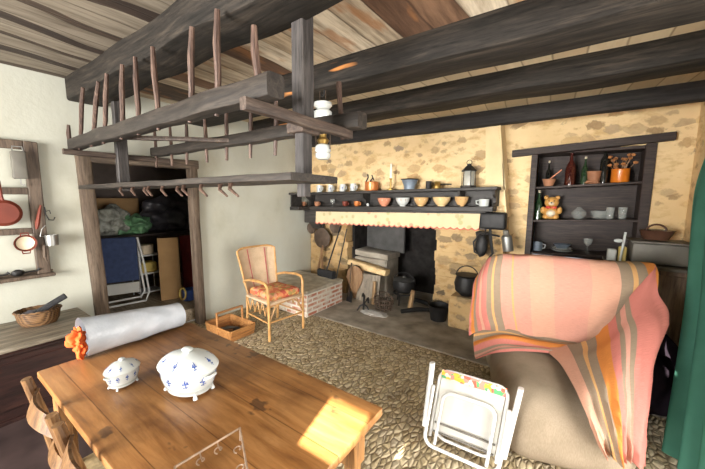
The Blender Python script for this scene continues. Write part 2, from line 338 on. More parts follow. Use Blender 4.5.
M['curtain'] = curtainmat()
PINK, DPINK, ORG, TAU, YEL, SAL = (.52, .255, .195), (.50, .175, .145), (.54, .20, .05), (.25, .19, .135), (.55, .31, .13), (.53, .29, .205)
def throwmat():
    m, nt, b = newmat('striped_woven_throw_cloth')
    tc = nt.nodes.new('ShaderNodeTexCoord'); sp = nt.nodes.new('ShaderNodeSeparateXYZ'); nt.links.new(tc.outputs['UV'], sp.inputs[0])
    st = [(0, DPINK), (.03, ORG), (.06, TAU), (.085, DPINK), (.11, SAL), (.13, DPINK), (.165, TAU), (.195, YEL), (.205, TAU), (.235, PINK), (.285, YEL), (.292, PINK), (.36, SAL), (.46, PINK), (.60, SAL), (.70, TAU), (.74, YEL), (.755, TAU), (.79, ORG), (.85, DPINK), (.89, TAU), (.91, PINK), (.93, TAU), (.95, DPINK)]
    r = ramp(nt, sp.outputs[0], st, 'CONSTANT')
    wv = N(nt, 'ShaderNodeTexNoise', Scale=1., Detail=2.); nt.links.new(coords(nt, (40, 700, 1), 'UV'), wv.inputs['Vector'])
    wr = ramp(nt, wv.outputs['Fac'], [(.3, (.80, .78, .77)), (.7, (1.1, 1.08, 1.06))])
    nt.links.new(mix(nt, 1., r.outputs[0], wr.outputs[0], 'MULTIPLY'), b.inputs['Base Color'])
    b.inputs['Roughness'].default_value = .95; b.inputs['Specular IOR Level'].default_value = .1
    bump(nt, b, wv.outputs['Fac'], .25, .003); return m
M['throw'] = throwmat()
def lacemat():
    m, nt, b = newmat('printed_cream_valance_cloth')
    vo = N(nt, 'ShaderNodeTexVoronoi', Scale=9.); nt.links.new(coords(nt), vo.inputs['Vector'])
    sep = nt.nodes.new('ShaderNodeSeparateColor'); nt.links.new(vo.outputs['Color'], sep.inputs[0])
    f = ramp(nt, vo.outputs['Distance'], [(.22, (1, 1, 1)), (.30, (0, 0, 0))])
    fc = ramp(nt, sep.outputs[0], [(0, (.35, .36, .16)), (.4, (.55, .24, .15)), (.7, (.36, .34, .18))], 'CONSTANT')
    nt.links.new(mix(nt, math_(nt, 'MULTIPLY', f.outputs[0], .75), (.62, .47, .29), fc.outputs[0]), b.inputs['Base Color']); b.inputs['Roughness'].default_value = .9
    return m
M['lace'] = lacemat()
M['redtrim'] = mat('red_scalloped_edging', (.55, .14, .10), .9, var=.2, scale=20, bmp=.1)
M['bristle'] = mat('black_bristle', (.02, .02, .022), .9, var=.3, scale=60, bmp=.5)
M['brownstick'] = wood('brown_handle_wood', (.16, .08, .035), (.26, .14, .06), (.34, .20, .10), 'z', 1.5, .5)
M['greyboard'] = wood('ash_grey_board', (.14, .115, .085), (.24, .20, .155), (.33, .285, .22), 'z', 1., .8)
M['logwood'] = wood('pale_split_log', (.18, .10, .045), (.34, .21, .10), (.45, .30, .16), 'z', 1.5, .7)
M['ash'] = mat('pale_grey_ash', (.45, .43, .40), .95, var=.2, scale=30, bmp=.4)
M['glazed_brown'] = mat('brown_glazed_earthenware', (.085, .04, .025), .25, var=.3, scale=8, bmp=.05)
M['greymetal'] = mat('dusty_grey_metal', (.16, .148, .125), .6, .3, .2, 8, .1)
M['dried'] = mat('dried_flower', (.40, .16, .05), .9, var=.4, scale=30, bmp=.2)

# ------------------------------------------------------------------ mesh builder
class MB:
    def __init__(s): s.bm = bmesh.new()
    def _add(s, t, mx=None):
        if mx is not None: bmesh.ops.transform(t, matrix=mx, verts=t.verts)
        me = bpy.data.meshes.new('tmp'); t.to_mesh(me); t.free(); s.bm.from_mesh(me); bpy.data.meshes.remove(me); return s
    def box(s, c, d, rot=(0, 0, 0), bev=.004, seg=1):
        t = bmesh.new(); bmesh.ops.create_cube(t, size=1)
        bmesh.ops.scale(t, vec=d, verts=t.verts)
        if bev: bmesh.ops.bevel(t, geom=t.edges[:], offset=min(bev, min(d) * .45), segments=seg, affect='EDGES', profile=.5)
        return s._add(t, Matrix.Translation(c) @ Euler(rot).to_matrix().to_4x4())
    def cyl(s, a, b, r0, r1=None, n=12):
        return s.tube([a, b], [r0, r0 if r1 is None else r1], n)
    def tube(s, pts, r, n=8, closed=False, flat=1.):
        pts = [V(p) for p in pts]; k = len(pts)
        rs = r if isinstance(r, (list, tuple)) else [r] * k
        t = bmesh.new(); rings = []; up = None
        for i, p in enumerate(pts):
            if closed: d = pts[(i + 1) % k] - pts[i - 1]
            else: d = pts[min(i + 1, k - 1)] - pts[max(i - 1, 0)]
            d.normalize()
            if up is None:
                up = V((0, 0, 1)) if abs(d.z) < .9 else V((1, 0, 0))
            x = d.cross(up).normalized(); y = x.cross(d).normalized(); up = y
            rings.append([t.verts.new(p + (x * math.cos(2 * PI * j / n) + y * flat * math.sin(2 * PI * j / n)) * rs[i]) for j in range(n)])
        m = k if closed else k - 1
        for i in range(m):
            A, B = rings[i], rings[(i + 1) % k]
            for j in range(n): t.faces.new((A[j], A[(j + 1) % n], B[(j + 1) % n], B[j]))
        if not closed:
            t.faces.new(rings[0][::-1]); t.faces.new(rings[-1])
        return s._add(t)
    def lathe(s, prof, c=(0, 0, 0), n=24, sx=1., sy=1., mx=None):
        t = bmesh.new(); rings = []
        for r, z in prof:
            if r < 1e-5: rings.append([t.verts.new((0, 0, z))])
            else: rings.append([t.verts.new((r * sx * math.cos(2 * PI * j / n), r * sy * math.sin(2 * PI * j / n), z)) for j in range(n)])
        for A, B in zip(rings, rings[1:]):
            for j in range(n):
                k = (j + 1) % n
                if len(A) == 1 and len(B) == 1: continue
                if len(A) == 1: t.faces.new((A[0], B[k], B[j]))
                elif len(B) == 1: t.faces.new((A[j], A[k], B[0]))
                else: t.faces.new((A[j], A[k], B[k], B[j]))
        m = Matrix.Translation(c)
        return s._add(t, m @ mx if mx is not None else m)
    def prism(s, poly, a, b, bev=0):
        """polygon of 3D points extruded by vector a->b"""
        t = bmesh.new(); d = V(b) - V(a)
        A = [t.verts.new(V(p) + V(a)) for p in poly]; B = [t.verts.new(v.co + d) for v in A]
        k = len(A); t.faces.new(A[::-1]); t.faces.new(B)
        for i in range(k): t.faces.new((A[i], A[(i + 1) % k], B[(i + 1) % k], B[i]))
        bmesh.ops.recalc_face_normals(t, faces=t.faces)
        if bev: bmesh.ops.bevel(t, geom=t.edges[:], offset=bev, segments=1, affect='EDGES')
        return s._add(t)
    def grid(s, fn, nu, nv, th=0., uv=None):
        t = s.bm; L = t.loops.layers.uv.get('UVMap') or t.loops.layers.uv.new('UVMap')
        vs = [[t.verts.new(fn(i / nu, j / nv)) for j in range(nv + 1)] for i in range(nu + 1)]
        fs = []
        for i in range(nu):
            for j in range(nv):
                f = t.faces.new((vs[i][j], vs[i + 1][j], vs[i + 1][j + 1], vs[i][j + 1])); fs.append(f)
                for l, (a, b) in zip(f.loops, ((i, j), (i + 1, j), (i + 1, j + 1), (i, j + 1))):
                    q = (a / nu, b / nv); l[L].uv = uv(*q) if uv else q
        if th:
            t.normal_update()
            bmesh.ops.solidify(t, geom=fs, thickness=th)
        return s
    def ball(s, c, r, sub=2, sc=(1, 1, 1), amp=0, fr=3., seed=0, rot=(0, 0, 0)):
        t = bmesh.new(); bmesh.ops.create_icosphere(t, subdivisions=sub, radius=1)
        for v in t.verts:
            k = 1 + amp * noise.noise(v.co * fr + V((seed, seed * 1.7, 0)))
            v.co = V((v.co.x * r * sc[0] * k, v.co.y * r * sc[1] * k, v.co.z * r * sc[2] * k))
        return s._add(t, Matrix.Translation(c) @ Euler(rot).to_matrix().to_4x4())
    def beam(s, a, b, w, h, seg=40, amp=.012, fr=2.2, seed=0, rnd=.18):
        """rough hewn bar from a to b, w across, h high, rounded section"""
        a, b = V(a), V(b); d = (b - a).normalized(); x = d.cross(V((0, 0, 1))).normalized() if abs(d.z) < .95 else V((1, 0, 0)); y = x.cross(d).normalized()
        r = rnd * min(w, h); sec = []
        for sx, sy in ((1, 1), (-1, 1), (-1, -1), (1, -1)):
            cx, cy = sx * (w / 2 - r), sy * (h / 2 - r); a0 = math.atan2(sy, sx) - PI / 4
            for q in range(3): an = a0 + q * PI / 4; sec.append((cx + r * math.cos(an), cy + r * math.sin(an)))
        t = bmesh.new(); rings = []
        for i in range(seg + 1):
            p = a.lerp(b, i / seg); ring = []
            for (u, v) in sec:
                q = p + x * u + y * v
                o = noise.noise_vector((q + V((seed * 3.1, 0, 0))) * fr) * amp
                q = q + x * o.x + y * o.y; ring.append(t.verts.new(q))
            rings.append(ring)
        n = len(sec)
        for A, B in zip(rings, rings[1:]):
            for j in range(n): t.faces.new((A[j], A[(j + 1) % n], B[(j + 1) % n], B[j]))
        t.faces.new(rings[0][::-1]); t.faces.new(rings[-1])
        bmesh.ops.recalc_face_normals(t, faces=t.faces)
        return s._add(t)
    def build(s, name, m, parent=None, smooth=35):
        bm = s.bm
        if not bm.loops.layers.uv.keys(): bmesh.ops.recalc_face_normals(bm, faces=bm.faces)
        me = bpy.data.meshes.new(name); bm.to_mesh(me); bm.free()
        me.materials.append(M[m] if isinstance(m, str) else m)
        if smooth:
            me.polygons.foreach_set('use_smooth', [True] * len(me.polygons)); me.set_sharp_from_angle(angle=math.radians(smooth))
        o = bpy.data.objects.new(name, me); COL.objects.link(o)
        if parent is not None: o.parent = parent
        return o
def tag(o, label, cat, group=None):
    o['label'] = label; o['category'] = cat
    if group: o['group'] = group
    return o
def thing(name, label, cat, loc=(0, 0, 0), rz=0., group=None):
    o = bpy.data.objects.new(name, None); COL.objects.link(o); o.empty_display_size = .1
    o.location = loc; o.rotation_euler = (0, 0, rz); return tag(o, label, cat, group)
def single(mb, name, m, label, cat, loc=(0, 0, 0), rz=0., group=None, smooth=35):
    o = mb.build(name, m, None, smooth); o.location = loc; o.rotation_euler = (0, 0, rz); return tag(o, label, cat, group)
def struct(mb, name, m, parent=None, smooth=35):
    o = mb.build(name, m, parent, smooth)
    if parent is None: o['kind'] = 'structure'
    return o
def copy_tree(o, parent=None):
    c = o.copy(); COL.objects.link(c)
    if parent is not None: c.parent = parent
    for ch in list(o.children): copy_tree(ch, c)
    return c
def dup(o, loc, label, rz=None):
    c = copy_tree(o); c.location = loc; c['label'] = label
    if rz is not None: c.rotation_euler = (0, 0, rz)
    return c

# ================================================================== the room
XL, XR, YF, YN, YH, ZC = -3.75, .95, -.8, 4.4, 4.1, 2.62
YR, XN = -3.0, -.5
b = MB(); b.box(((XL + XR) / 2, (YR - .2 + 3.06) / 2, -.05), (XR - XL + .3, 3.26 - YR, .1), bev=0); struct(b, 'floor', 'cobble')
b = MB(); b.box(((XL + XR) / 2, 4.13, -.047), (XR - XL + .3, 2.1, .1), bev=.006); struct(b, 'floor_hearth', 'slab')
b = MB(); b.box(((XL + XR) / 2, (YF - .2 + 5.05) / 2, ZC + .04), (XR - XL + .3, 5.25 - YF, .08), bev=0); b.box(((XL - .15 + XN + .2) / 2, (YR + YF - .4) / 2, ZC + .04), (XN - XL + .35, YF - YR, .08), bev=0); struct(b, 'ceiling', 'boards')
b = MB(); b.box((-1.9, -1.1, .002), (3.6, 3.4, .008), bev=0); struct(b, 'floor_front_shade', 'floorshade')  # dark sheet over the cobbles, painted shade for the front floor
# white wall with the doorway to the store room
b = MB()
b.box((XL - .075, (YR - .2 + 1.0) / 2, 1.31), (.15, 1.2 - YR, 2.62), bev=0)
b.box((XL - .075, (2.06 + 5.0) / 2, 1.31), (.15, 5.0 - 2.06, 2.62), bev=0)
b.box((XL - .075, 1.53, (1.98 + 2.62) / 2), (.15, 1.06, .64), bev=0)
struct(b, 'wall_left', 'plaster')
# chimney breast, jambs and cupboard wall: one stone wall
b = MB()
hood = [(XL, 0, 1.38), (-.60, 0, 1.38), (-.77, 0, ZC), (XL, 0, ZC)]
b.prism(hood, (0, YH, 0), (0, 4.95, 0))
b.box((.125 - .03, YN + .2, (2.16 + ZC) / 2), (1.79, .4, ZC - 2.16), bev=0)
b.box((-.565, YN + .2, 1.08), (.39, .4, 2.16), bev=0)
b.box((.805, YN + .2, 1.08), (.33, .4, 2.16), bev=0)
b.box((.12, YN + .2, .43), (1.04, .4, .86), bev=0)
struct(b, 'wall_back', 'stone')
b = MB()
def jamb(b, xa, xb, side):
    """jamb with ragged stones along the fire edge"""
    z = 0; k = 0
    while z < 1.38:
        h = .09 + .07 * random.random(); h = min(h, 1.38 - z + .001); j = .06 * random.random()
        x0, x1 = (xa, xb + j) if side < 0 else (xa - j, xb)
        b.box(((x0 + x1) / 2, (YH + 4.95) / 2 + .012 * random.random(), z + h / 2), (x1 - x0, 4.95 - YH, h), bev=.005); z += h
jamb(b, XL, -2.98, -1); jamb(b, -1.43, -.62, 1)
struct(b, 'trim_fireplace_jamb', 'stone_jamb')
b = MB(); b.prism([(-.86, 0, 1.70), (-.63, 0, 1.70), (-.765, 0, 2.45), (-.90, 0, 2.45)], (0, YH - .012, 0), (0, YH + .01, 0)); b.prism([(-.62, YH - .012, 1.40), (-.62, YN, 1.40), (-.765, YN, 2.60), (-.765, YH - .012, 2.60)], (0, 0, 0), (.012, 0, 0)); struct(b, 'trim_hood_plaster', 'hoodplaster')
b = MB(); b.box((-2.2, 4.97, 1.0), (3.0, .06, 2.2), bev=0)
b.box((-2.92, 4.6, .9), (.05, .7, 1.0), bev=0); b.box((-2.2, 4.55, 1.36), (1.5, .8, .06), bev=0)
struct(b, 'trim_fireback_lining', 'soot')
b = MB()
b.box((XR + .1, -.30, 1.31), (.2, 1.0, 2.62), bev=0); b.box((XR + .1, 3.75, 1.31), (.2, 1.9, 2.62), bev=0); b.box((XR + .1, 1.5, 2.4), (.2, 2.6, .44), bev=0)
struct(b, 'wall_right', 'stone')
b = MB()
wx0, wx1, wz0, wz1 = -.34, -.10, 2.03, 2.42
def wallwin(b, xa, xb, wins, y, th):
    xs = sorted({xa, xb, *[w[0] for w in wins], *[w[1] for w in wins]})
    for x0, x1 in zip(xs, xs[1:]):
        hs = [w for w in wins if w[0] <= x0 + 1e-6 and w[1] >= x1 - 1e-6]
        cuts = [0] + [q for w in sorted(hs, key=lambda w: w[2]) for q in (w[2], w[3])] + [ZC]
        for z0, z1 in zip(cuts[::2], cuts[1::2]):
            if z1 - z0 > 1e-4: b.box(((x0 + x1) / 2, y, (z0 + z1) / 2), (x1 - x0, th, z1 - z0), bev=0)
wallwin(b, XN, XR + .2, [(wx0, wx1, wz0, wz1)], YF - .1, .2)
b.box((XN + .1, (YR + YF - .2) / 2, ZC / 2), (.2, YF - .2 - YR, ZC), bev=0)
wallwin(b, XL - .15, XN + .2, [(-2.8, -.6, .5, 2.2)], YR - .1, .2)
struct(b, 'wall_front', 'plaster')
b = MB()
for x in (-2.8, -1.7, -.6): b.box((x, YR - .1, 1.35), (.05, .06, 1.7))
for z in (.5, 1.35, 2.2): b.box((-1.7, YR - .1, z), (2.25, .06, .05))
struct(b, 'window_1', 'jambwood')
b = MB(); b.box((XR + .75, .05, 1.4), (1.2, .12, 2.8), bev=0); struct(b, 'trim_sunblock', 'jambwood')  # unseen outdoor wall, added to keep the sun out of the door
b = MB()
for x in (wx0 - .02, wx1 + .02): b.box((x, YF - .1, (wz0 + wz1) / 2), (.05, .1, wz1 - wz0 + .09))
for z in (wz0 - .02, wz1 + .02): b.box(((wx0 + wx1) / 2, YF - .1, z), (wx1 - wx0, .1, .05))
struct(b, 'window_2', 'jambwood')
b = MB()
for y in (.22, 2.78): b.box((XR + .1, y, 1.05), (.22, .07, 2.12))
b.box((XR + .1, 1.5, 2.14), (.22, 2.6, .07)); struct(b, 'door_2', 'jambwood')
# door frame in the white wall
d1 = thing('door_1', 'weathered wooden door frame open to the dark store room', 'door frame'); d1['kind'] = 'structure'
b = MB(); b.beam((XL + .0, 1.05, 0), (XL + .0, 1.0, 1.97), .12, .11, 20, .008, seed=3); b.build('jamb', 'jambwood', d1)
b = MB(); b.beam((XL + .0, 2.04, 0), (XL + .0, 2.02, 1.97), .12, .09, 20, .008, seed=5); b.build('jamb', 'jambwood', d1)
b = MB(); b.beam((XL + .0, .98, 1.95), (XL + .0, 2.08, 1.97), .12, .10, 20, .008, seed=8); b.build('lintel', 'jambwoody', d1)
# store room shell
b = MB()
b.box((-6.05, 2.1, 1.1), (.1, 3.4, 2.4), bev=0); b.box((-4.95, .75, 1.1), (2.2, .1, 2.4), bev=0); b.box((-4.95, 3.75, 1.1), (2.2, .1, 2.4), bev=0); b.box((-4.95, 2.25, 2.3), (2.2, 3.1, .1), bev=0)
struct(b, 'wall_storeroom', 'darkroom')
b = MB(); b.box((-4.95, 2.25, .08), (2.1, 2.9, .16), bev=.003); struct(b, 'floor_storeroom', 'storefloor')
# ceiling beams
def sbeam(name, m, label, y, w, z0, z1, x0, x1, amp, seed):
    b = MB(); b.beam((x0, y, (z0 + z1) / 2), (x1, y, (z0 + z1) / 2), w, z1 - z0, 60, amp, 1.7, seed, .07)
    o = struct(b, name, m); o['label'] = label
sbeam('trim_1', 'beam', 'massive dark beam over the hanging rack', 1.06, .26, 2.44, 2.70, XL + .03, XR, .022, 1)
sbeam('trim_2', 'beam', 'dark ceiling beam over the lamp', 2.09, .30, 2.435, 2.70, XL, XR, .016, 2)
sbeam('trim_3', 'beam', 'dark ceiling beam nearest the fireplace wall', 3.0, .31, 2.455, 2.70, XL, XR, .014, 3)
b = MB(); b.beam((XL, 4.07, 2.53), (XR, 4.07, 2.55), .14, .18, 40, .008, seed=9); struct(b, 'trim_4', 'plate_wood')
# ================================================================== mantel
def zm(x, z): return z + .0225 * (x + 2.2)
mt = thing('mantelpiece', 'long blackened wooden mantel shelf with a lower tier, across the stone chimney breast', 'mantel', (0, 0, 0))
def tbox(b, x0, x1, y0, y1, z0, z1, tf, bev=.006):
    """bar whose ends follow the sagging level tf"""
    p = [(x0, 0, tf(x0, z0)), (x1, 0, tf(x1, z0)), (x1, 0, tf(x1, z1)), (x0, 0, tf(x0, z1))]
    b.prism(p, (0, y0, 0), (0, y1, 0), bev)
b = MB(); tbox(b, -3.74, -.68, 3.82, 4.1, 1.665, 1.70, zm); b.build('top_shelf', 'mantelwood', mt)
b = MB(); tbox(b, -3.74, -.72, 3.86, 4.1, 1.415, 1.475, zm); b.build('lower_shelf', 'mantelwood', mt)
b = MB(); tbox(b, -3.742, -3.54, 3.58, 3.86, 1.665, 1.70, zm); tbox(b, -3.742, -3.54, 3.60, 3.87, 1.415, 1.475, zm); tbox(b, -3.742, -3.72, 3.62, 3.87, 1.47, 1.67, zm); b.build('side_return', 'mantelwood', mt)
b = MB(); tbox(b, -3.7, -.80, 3.90, 4.1, 1.20, 1.415, zm); b.build('lintel_beam', 'mantelwood', mt)
b = MB(); tbox(b, -3.74, -.70, 4.06, 4.099, 1.475, 1.665, zm, .002); b.build('back_board', 'mantelwood', mt)
for x in (-3.60, -2.50, -1.11, -.72):
    b = MB(); pr = [(x, 3.87, zm(x, 1.475)), (x, 4.06, zm(x, 1.475)), (x, 4.06, zm(x, 1.665)), (x, 3.84, zm(x, 1.665)), (x, 3.86, zm(x, 1.61)), (x, 3.93, zm(x, 1.57)), (x, 3.94, zm(x, 1.52))]
    b.prism(pr, (-.014, 0, 0), (.014, 0, 0)); b.build('bracket', 'mantelwood', mt)
for x, w in ((-3.52, .22), (-.85, .12)):
    b = MB(); pr = [(x, 3.9, 1.2), (x, 4.1, 1.2), (x, 4.1, 1.04), (x, 4.02, 1.07), (x, 3.95, 1.15)]
    b.prism(pr, (-w / 2, 0, 0), (w / 2, 0, 0), .005); b.build('corbel', 'mantelwood', mt)
# valance cloth with scalloped red edge
vl = thing('valance_cloth', 'cream flowered valance cloth with red scalloped edge hanging under the mantel', 'valance', (0, 0, 0))
def vfn(u, v):
    x = -3.42 + u * 2.56; sc = abs(math.sin(u * PI * 30)) * .022
    z = zm(x, 1.39) - v * (.175 + sc) ; return (x, 3.885 - .012 * v * (1 + math.sin(u * 70)), z)
b = MB(); b.grid(vfn, 240, 8, .003); b.build('cloth', 'lace', vl)
b = MB(); b.tube([V(vfn(i / 360, 1)) + V((0, -.003, 0)) for i in range(361)], .007, 5); b.build('edging', 'redtrim', vl)
# ================================================================== table
TX0, TX1, TY0, TY1, TZ = -2.06, -.565, .30, 1.045, .75
tb = thing('farmhouse_table', 'long worn orange wooden farmhouse table with plank top in the foreground', 'table', ((TX0 + TX1) / 2, (TY0 + TY1) / 2, 0))
hx, hy = (TX1 - TX0) / 2, (TY1 - TY0) / 2
b = MB(); b.box((0, 0, TZ - .018), (2 * hx, 2 * hy, .036), bev=.006, seg=2)
b.build('tabletop', 'tabletop', tb)
for sx in (-1, 1):
    b = MB(); b.box((sx * (hx - .10), 0, TZ - .10), (.025, 2 * hy - .2, .12)); b.build('apron', 'tablewoodx', tb)
for sy in (-1, 1):
    b = MB(); b.box((0, sy * (hy - .07), TZ - .10), (2 * hx - .22, .025, .12)); b.build('apron', 'tablewoodx', tb)
for sx in (-1, 1):
    for sy in (-1, 1):
        b = MB(); x, y = sx * (hx - .10), sy * (hy - .07)
        b.box((x, y, .61), (.075, .075, .205)); b.tube([(x, y, .0), (x, y, .3), (x, y, .51)], [.022, .032, .036], 10); b.build('leg', 'tablewood', tb)
# ---------------------------------------------------------------- tureens
def surf(prof):
    def r(z):
        for (r0, z0), (r1, z1) in zip(prof, prof[1:]):
            if min(z0, z1) <= z <= max(z0, z1) and z0 != z1: return r0 + (r1 - r0) * (z - z0) / (z1 - z0)
        return prof[-1][0]
    return r
def motif(b, prof, sx, sy, th0, z0, size, seed=0):
    """a flower sprig of small petals lying on the glaze"""
    rf = surf(prof); rnd = random.Random(seed); t = b.bm
    bl = [(0, 0, .3, .3), (.5, .15, .28, .2), (-.5, .1, .28, .2), (.25, .55, .2, .28), (-.25, .5, .2, .28), (0, -.55, .12, .42), (.3, -.6, .26, .13), (-.35, -.75, .26, .13), (0, .95, .14, .2), (.1, -1.05, .2, .1)]
    for dx, dz, rx, rz in bl:
        dx += rnd.uniform(-.1, .1); dz += rnd.uniform(-.1, .1); k = 8; vs = []
        for i in range(k):
            zz = z0 + size * (dz + rz * math.sin(2 * PI * i / k)); R = rf(zz)
            lo = math.sqrt((sx * math.sin(th0)) ** 2 + (sy * math.cos(th0)) ** 2) * max(R, .02)
            th = th0 + size * (dx + rx * math.cos(2 * PI * i / k)) / lo
            R += .0016; vs.append(t.verts.new((R * sx * math.cos(th), R * sy * math.sin(th), zz + .0008)))
        t.faces.new(vs)
def tureen(name, label, loc, rz, S, nm):
    t = thing(name, label, 'tureen', loc, rz)
    sx, sy = 1.0, .74
    body = [(0, .012), (.10, .012), (.114, .017), (.119, .030), (.121, .042), (.133, .056), (.142, .085), (.145, .116), (.151, .126)]
    inner = [(.146, .128), (.13, .115), (.12, .07), (0, .05)]
    P = [(r * S, z * S) for r, z in body]
    b = MB(); b.lathe(P + [(r * S, z * S) for r, z in inner], n=48, sx=sx, sy=sy); b.build('bowl', 'whiteglaze', t)
    lid = [(.1545, .127), (.157, .132), (.152, .139), (.137, .155), (.108, .173), (.065, .186), (.03, .190), (0, .191)]
    LP = [(r * S, z * S) for r, z in lid]
    b = MB(); b.lathe([(0, .1275 * S)] + LP, n=48, sx=sx, sy=sy); L = b.build('lid', 'whiteglaze', t)
    kn = [(0, .187), (.010, .188), (.009, .194), (.020, .200), (.024, .207), (.017, .214), (0, .217)]
    b = MB(); b.lathe([(r * S, z * S) for r, z in kn], n=16, sx=1.25); b.build('knob', 'whiteglaze', L)
    for s_ in (-1, 1):
        b = MB(); pts = [(s_ * (.132 + .028 * math.sin(q)) * S, math.cos(q) * .03 * S, (.098 + .012 * math.sin(q)) * S) for q in [i * PI / 8 for i in range(9)]]
        b.tube(pts, .0075 * S, 8); b.build('handle', 'whiteglaze', t)
    for a in (35, 145, 215, 325):
        an = math.radians(a); x, y = .108 * S * math.cos(an), .080 * S * math.sin(an)
        b = MB(); b.tube([(x, y, .034 * S), (x * 1.06, y * 1.06, .016 * S), (x * 1.12, y * 1.12, 0)], [.013 * S, .008 * S, .011 * S], 8); b.build('foot', 'whiteglaze', t)
    b = MB(); b.lathe([(.118 * S, .029 * S), (.1215 * S, .030 * S), (.1235 * S, .041 * S), (.119 * S, .042 * S)], n=48, sx=sx, sy=sy); b.build('foot_band', 'greyglaze', t)
    for i in range(nm): b = MB(); motif(b, P, sx, sy, 2 * PI * (i + .5) / nm, .090 * S, .020 * S, i); b.build('painted_sprig', 'blueglaze', t)
    for i in range(8): b = MB(); motif(b, LP, sx, sy, 2 * PI * (i + .25) / 8, .163 * S, .013 * S, 40 + i); b.build('painted_sprig', 'blueglaze', L)
    return t
tureen('tureen', 'large oval white lidded tureen painted with blue sprigs, on the table', (-1.325, .655, TZ), math.radians(12), .90, 10)
t_ = tureen('tureen', 'small oval white lidded tureen, left of the large one on the table', (-1.60, .50, TZ), math.radians(-75), .50, 12); t_.scale = (.92, 1.05, 1.18)
# ---------------------------------------------------------------- roll
ro = thing('fabric_roll', 'thick roll in white bubble wrap with orange cloth end, on the table edge', 'roll', (-2.045, .475, TZ), 0)
def rollfn(u, v):
    a = v * 2 * PI; r = .105 - .029 * u + .006 * noise.noise(V((u * 5, math.cos(a) * 2, math.sin(a) * 2)))
    return (r * 1.05 * math.cos(a), u * .50, .110 - .029 * u + r * .98 * math.sin(a))
b = MB(); b.grid(rollfn, 24, 32); bmesh.ops.remove_doubles(b.bm, verts=b.bm.verts, dist=.0004)
b.lathe([(0, 0), (.072, 0)], (0, .497, .082), 32, mx=Matrix.Rotation(-PI / 2, 4, 'X')); b.build('wrapping', 'plastic', ro, 60)
b = MB()
for c_, r_, q_, k_ in (((.0, -.022, .11), .052, (1.0, .7, .7), 5), ((.01, -.012, .06), .046, (.9, .55, 1.15), 8), ((-.03, -.004, .10), .06, (.9, .35, 1.0), 2)):
    b.ball(c_, r_, 4, q_, .5, 2.2, k_)
for v in b.bm.verts: v.co += noise.noise_vector(v.co * 26) * .012; v.co.z = max(v.co.z, .003)
b.build('cloth_end', 'orange', ro, 60)
# ---------------------------------------------------------------- wire rack on table
wr = thing('wire_rack', 'small rusty wire rack with curled hooks lying on the table front edge', 'wire rack', (-.90, .60, TZ))
A = at(175, 467, z=.80) - V((-.90, .60, TZ)); B_ = at(240, 428, z=.80) - V((-.90, .60, TZ)); C_ = at(249, 480, z=.80) - V((-.90, .60, TZ)); D_ = A + (C_ - B_)
b = MB(); b.tube([A, B_, C_, D_], .0042, 8, closed=True); b.build('frame', 'wire', wr)
for p in (A, B_, C_, D_):
    b = MB(); b.cyl(p, (p.x, p.y, .003), .003, .004, 8); b.build('foot', 'wire', wr)
for q, (f, e) in enumerate(((.35, 0), (.62, 0), (.3, 1), (.65, 1))):
    p = A.lerp(B_, f) if e == 0 else B_.lerp(C_, f); c = p + (C_ - B_).normalized() * .018 if e == 0 else p + (A - B_).normalized() * .018
    b = MB(); b.tube([(c.x + .011 * math.cos(i * PI / 8), c.y + .011 * math.sin(i * PI / 8), c.z - .012 - i * .0006) for i in range(15)], .0022, 6)
    b.tube([p, (p.x, p.y, p.z - .01), (c.x + .011, c.y, c.z - .012)], .0022, 6); b.build('hook', 'wire', wr)
# ---------------------------------------------------------------- ladder-back chairs at the table
def ladder_chair(label, loc, rz):
    t = thing('ladder_back_chair', label, 'chair', loc, rz, None)
    W = .165
    for s_ in (-1, 1):
        b = MB(); b.tube([(s_ * W, -.19, 0), (s_ * W, -.19, .45), (s_ * W * 1.02, -.225, .70), (s_ * W * 1.04, -.265, .905)], [.017, .020, .019, .016], 10); b.build('back_post', 'chairwood', t)
        b = MB(); b.cyl((s_ * W * 1.1, .19, 0), (s_ * W * 1.1, .19, .46), .016, .02, 10); b.build('front_leg', 'chairwood', t)
    for z, h, y in ((.845, .05, -.25), (.64, .04, -.21)):
        b = MB()
        b.grid(lambda u, v: ((u - .5) * 2 * W * .98, y - .035 * math.sin(u * PI) + (.5 - v) * -.02, z - h * .5 + v * h * (1 + .12 * math.sin(u * PI)) - .01 * (1 - math.sin(u * PI))), 14, 3, .009)
        b.build('slat', 'chairwood', t)
    b = MB(); b.box((0, 0, .45), (.375, .40, .035), bev=.015, seg=2); b.build('seat', 'rush', t)
    for z in (.16, .28):
        for p, q in (((-W, -.19, z), (-W * 1.1, .19, z)), ((W, -.19, z), (W * 1.1, .19, z)), ((-W * 1.1, .19, z + .04), (W * 1.1, .19, z + .04)), ((-W, -.19, z), (W, -.19, z))):
            b = MB(); b.cyl(p, q, .009, .009, 8); b.build('stretcher', 'chairwood', t)
    return t
c0 = ladder_chair('honey wood slat-back chair tucked in at the far left corner of the table', (-1.475, .475, 0), 0)
c1 = dup(c0, (-1.06, .475, 0), 'honey wood slat-back chair in the bottom left corner of the photo, nearer the camera'); 
# ---------------------------------------------------------------- chest under the wall rack
ch = thing('sideboard_chest', 'long dark red wooden chest with worn grey top along the white wall', 'chest', (-3.412, .05, 0))
b = MB(); b.box((0, 0, .535), (.66, 1.62, .03), bev=.006, seg=2); b.build('top', 'chesttop', ch)
b = MB(); b.box((0, -.01, .275), (.60, 1.56, .49), bev=.004); b.build('body', 'chest', ch)
b = MB(); b.box((.315, 0, .50), (.03, 1.6, .03), bev=.01); b.build('moulding', 'chest', ch)
for y in (-.42, .36):
    b = MB(); b.box((.303, y, .27), (.014, .66, .34), bev=.006); b.build('panel', 'chest', ch)
b = MB(); b.box((0, 0, .015), (.63, 1.58, .03), bev=.004); b.build('plinth', 'chest', ch)
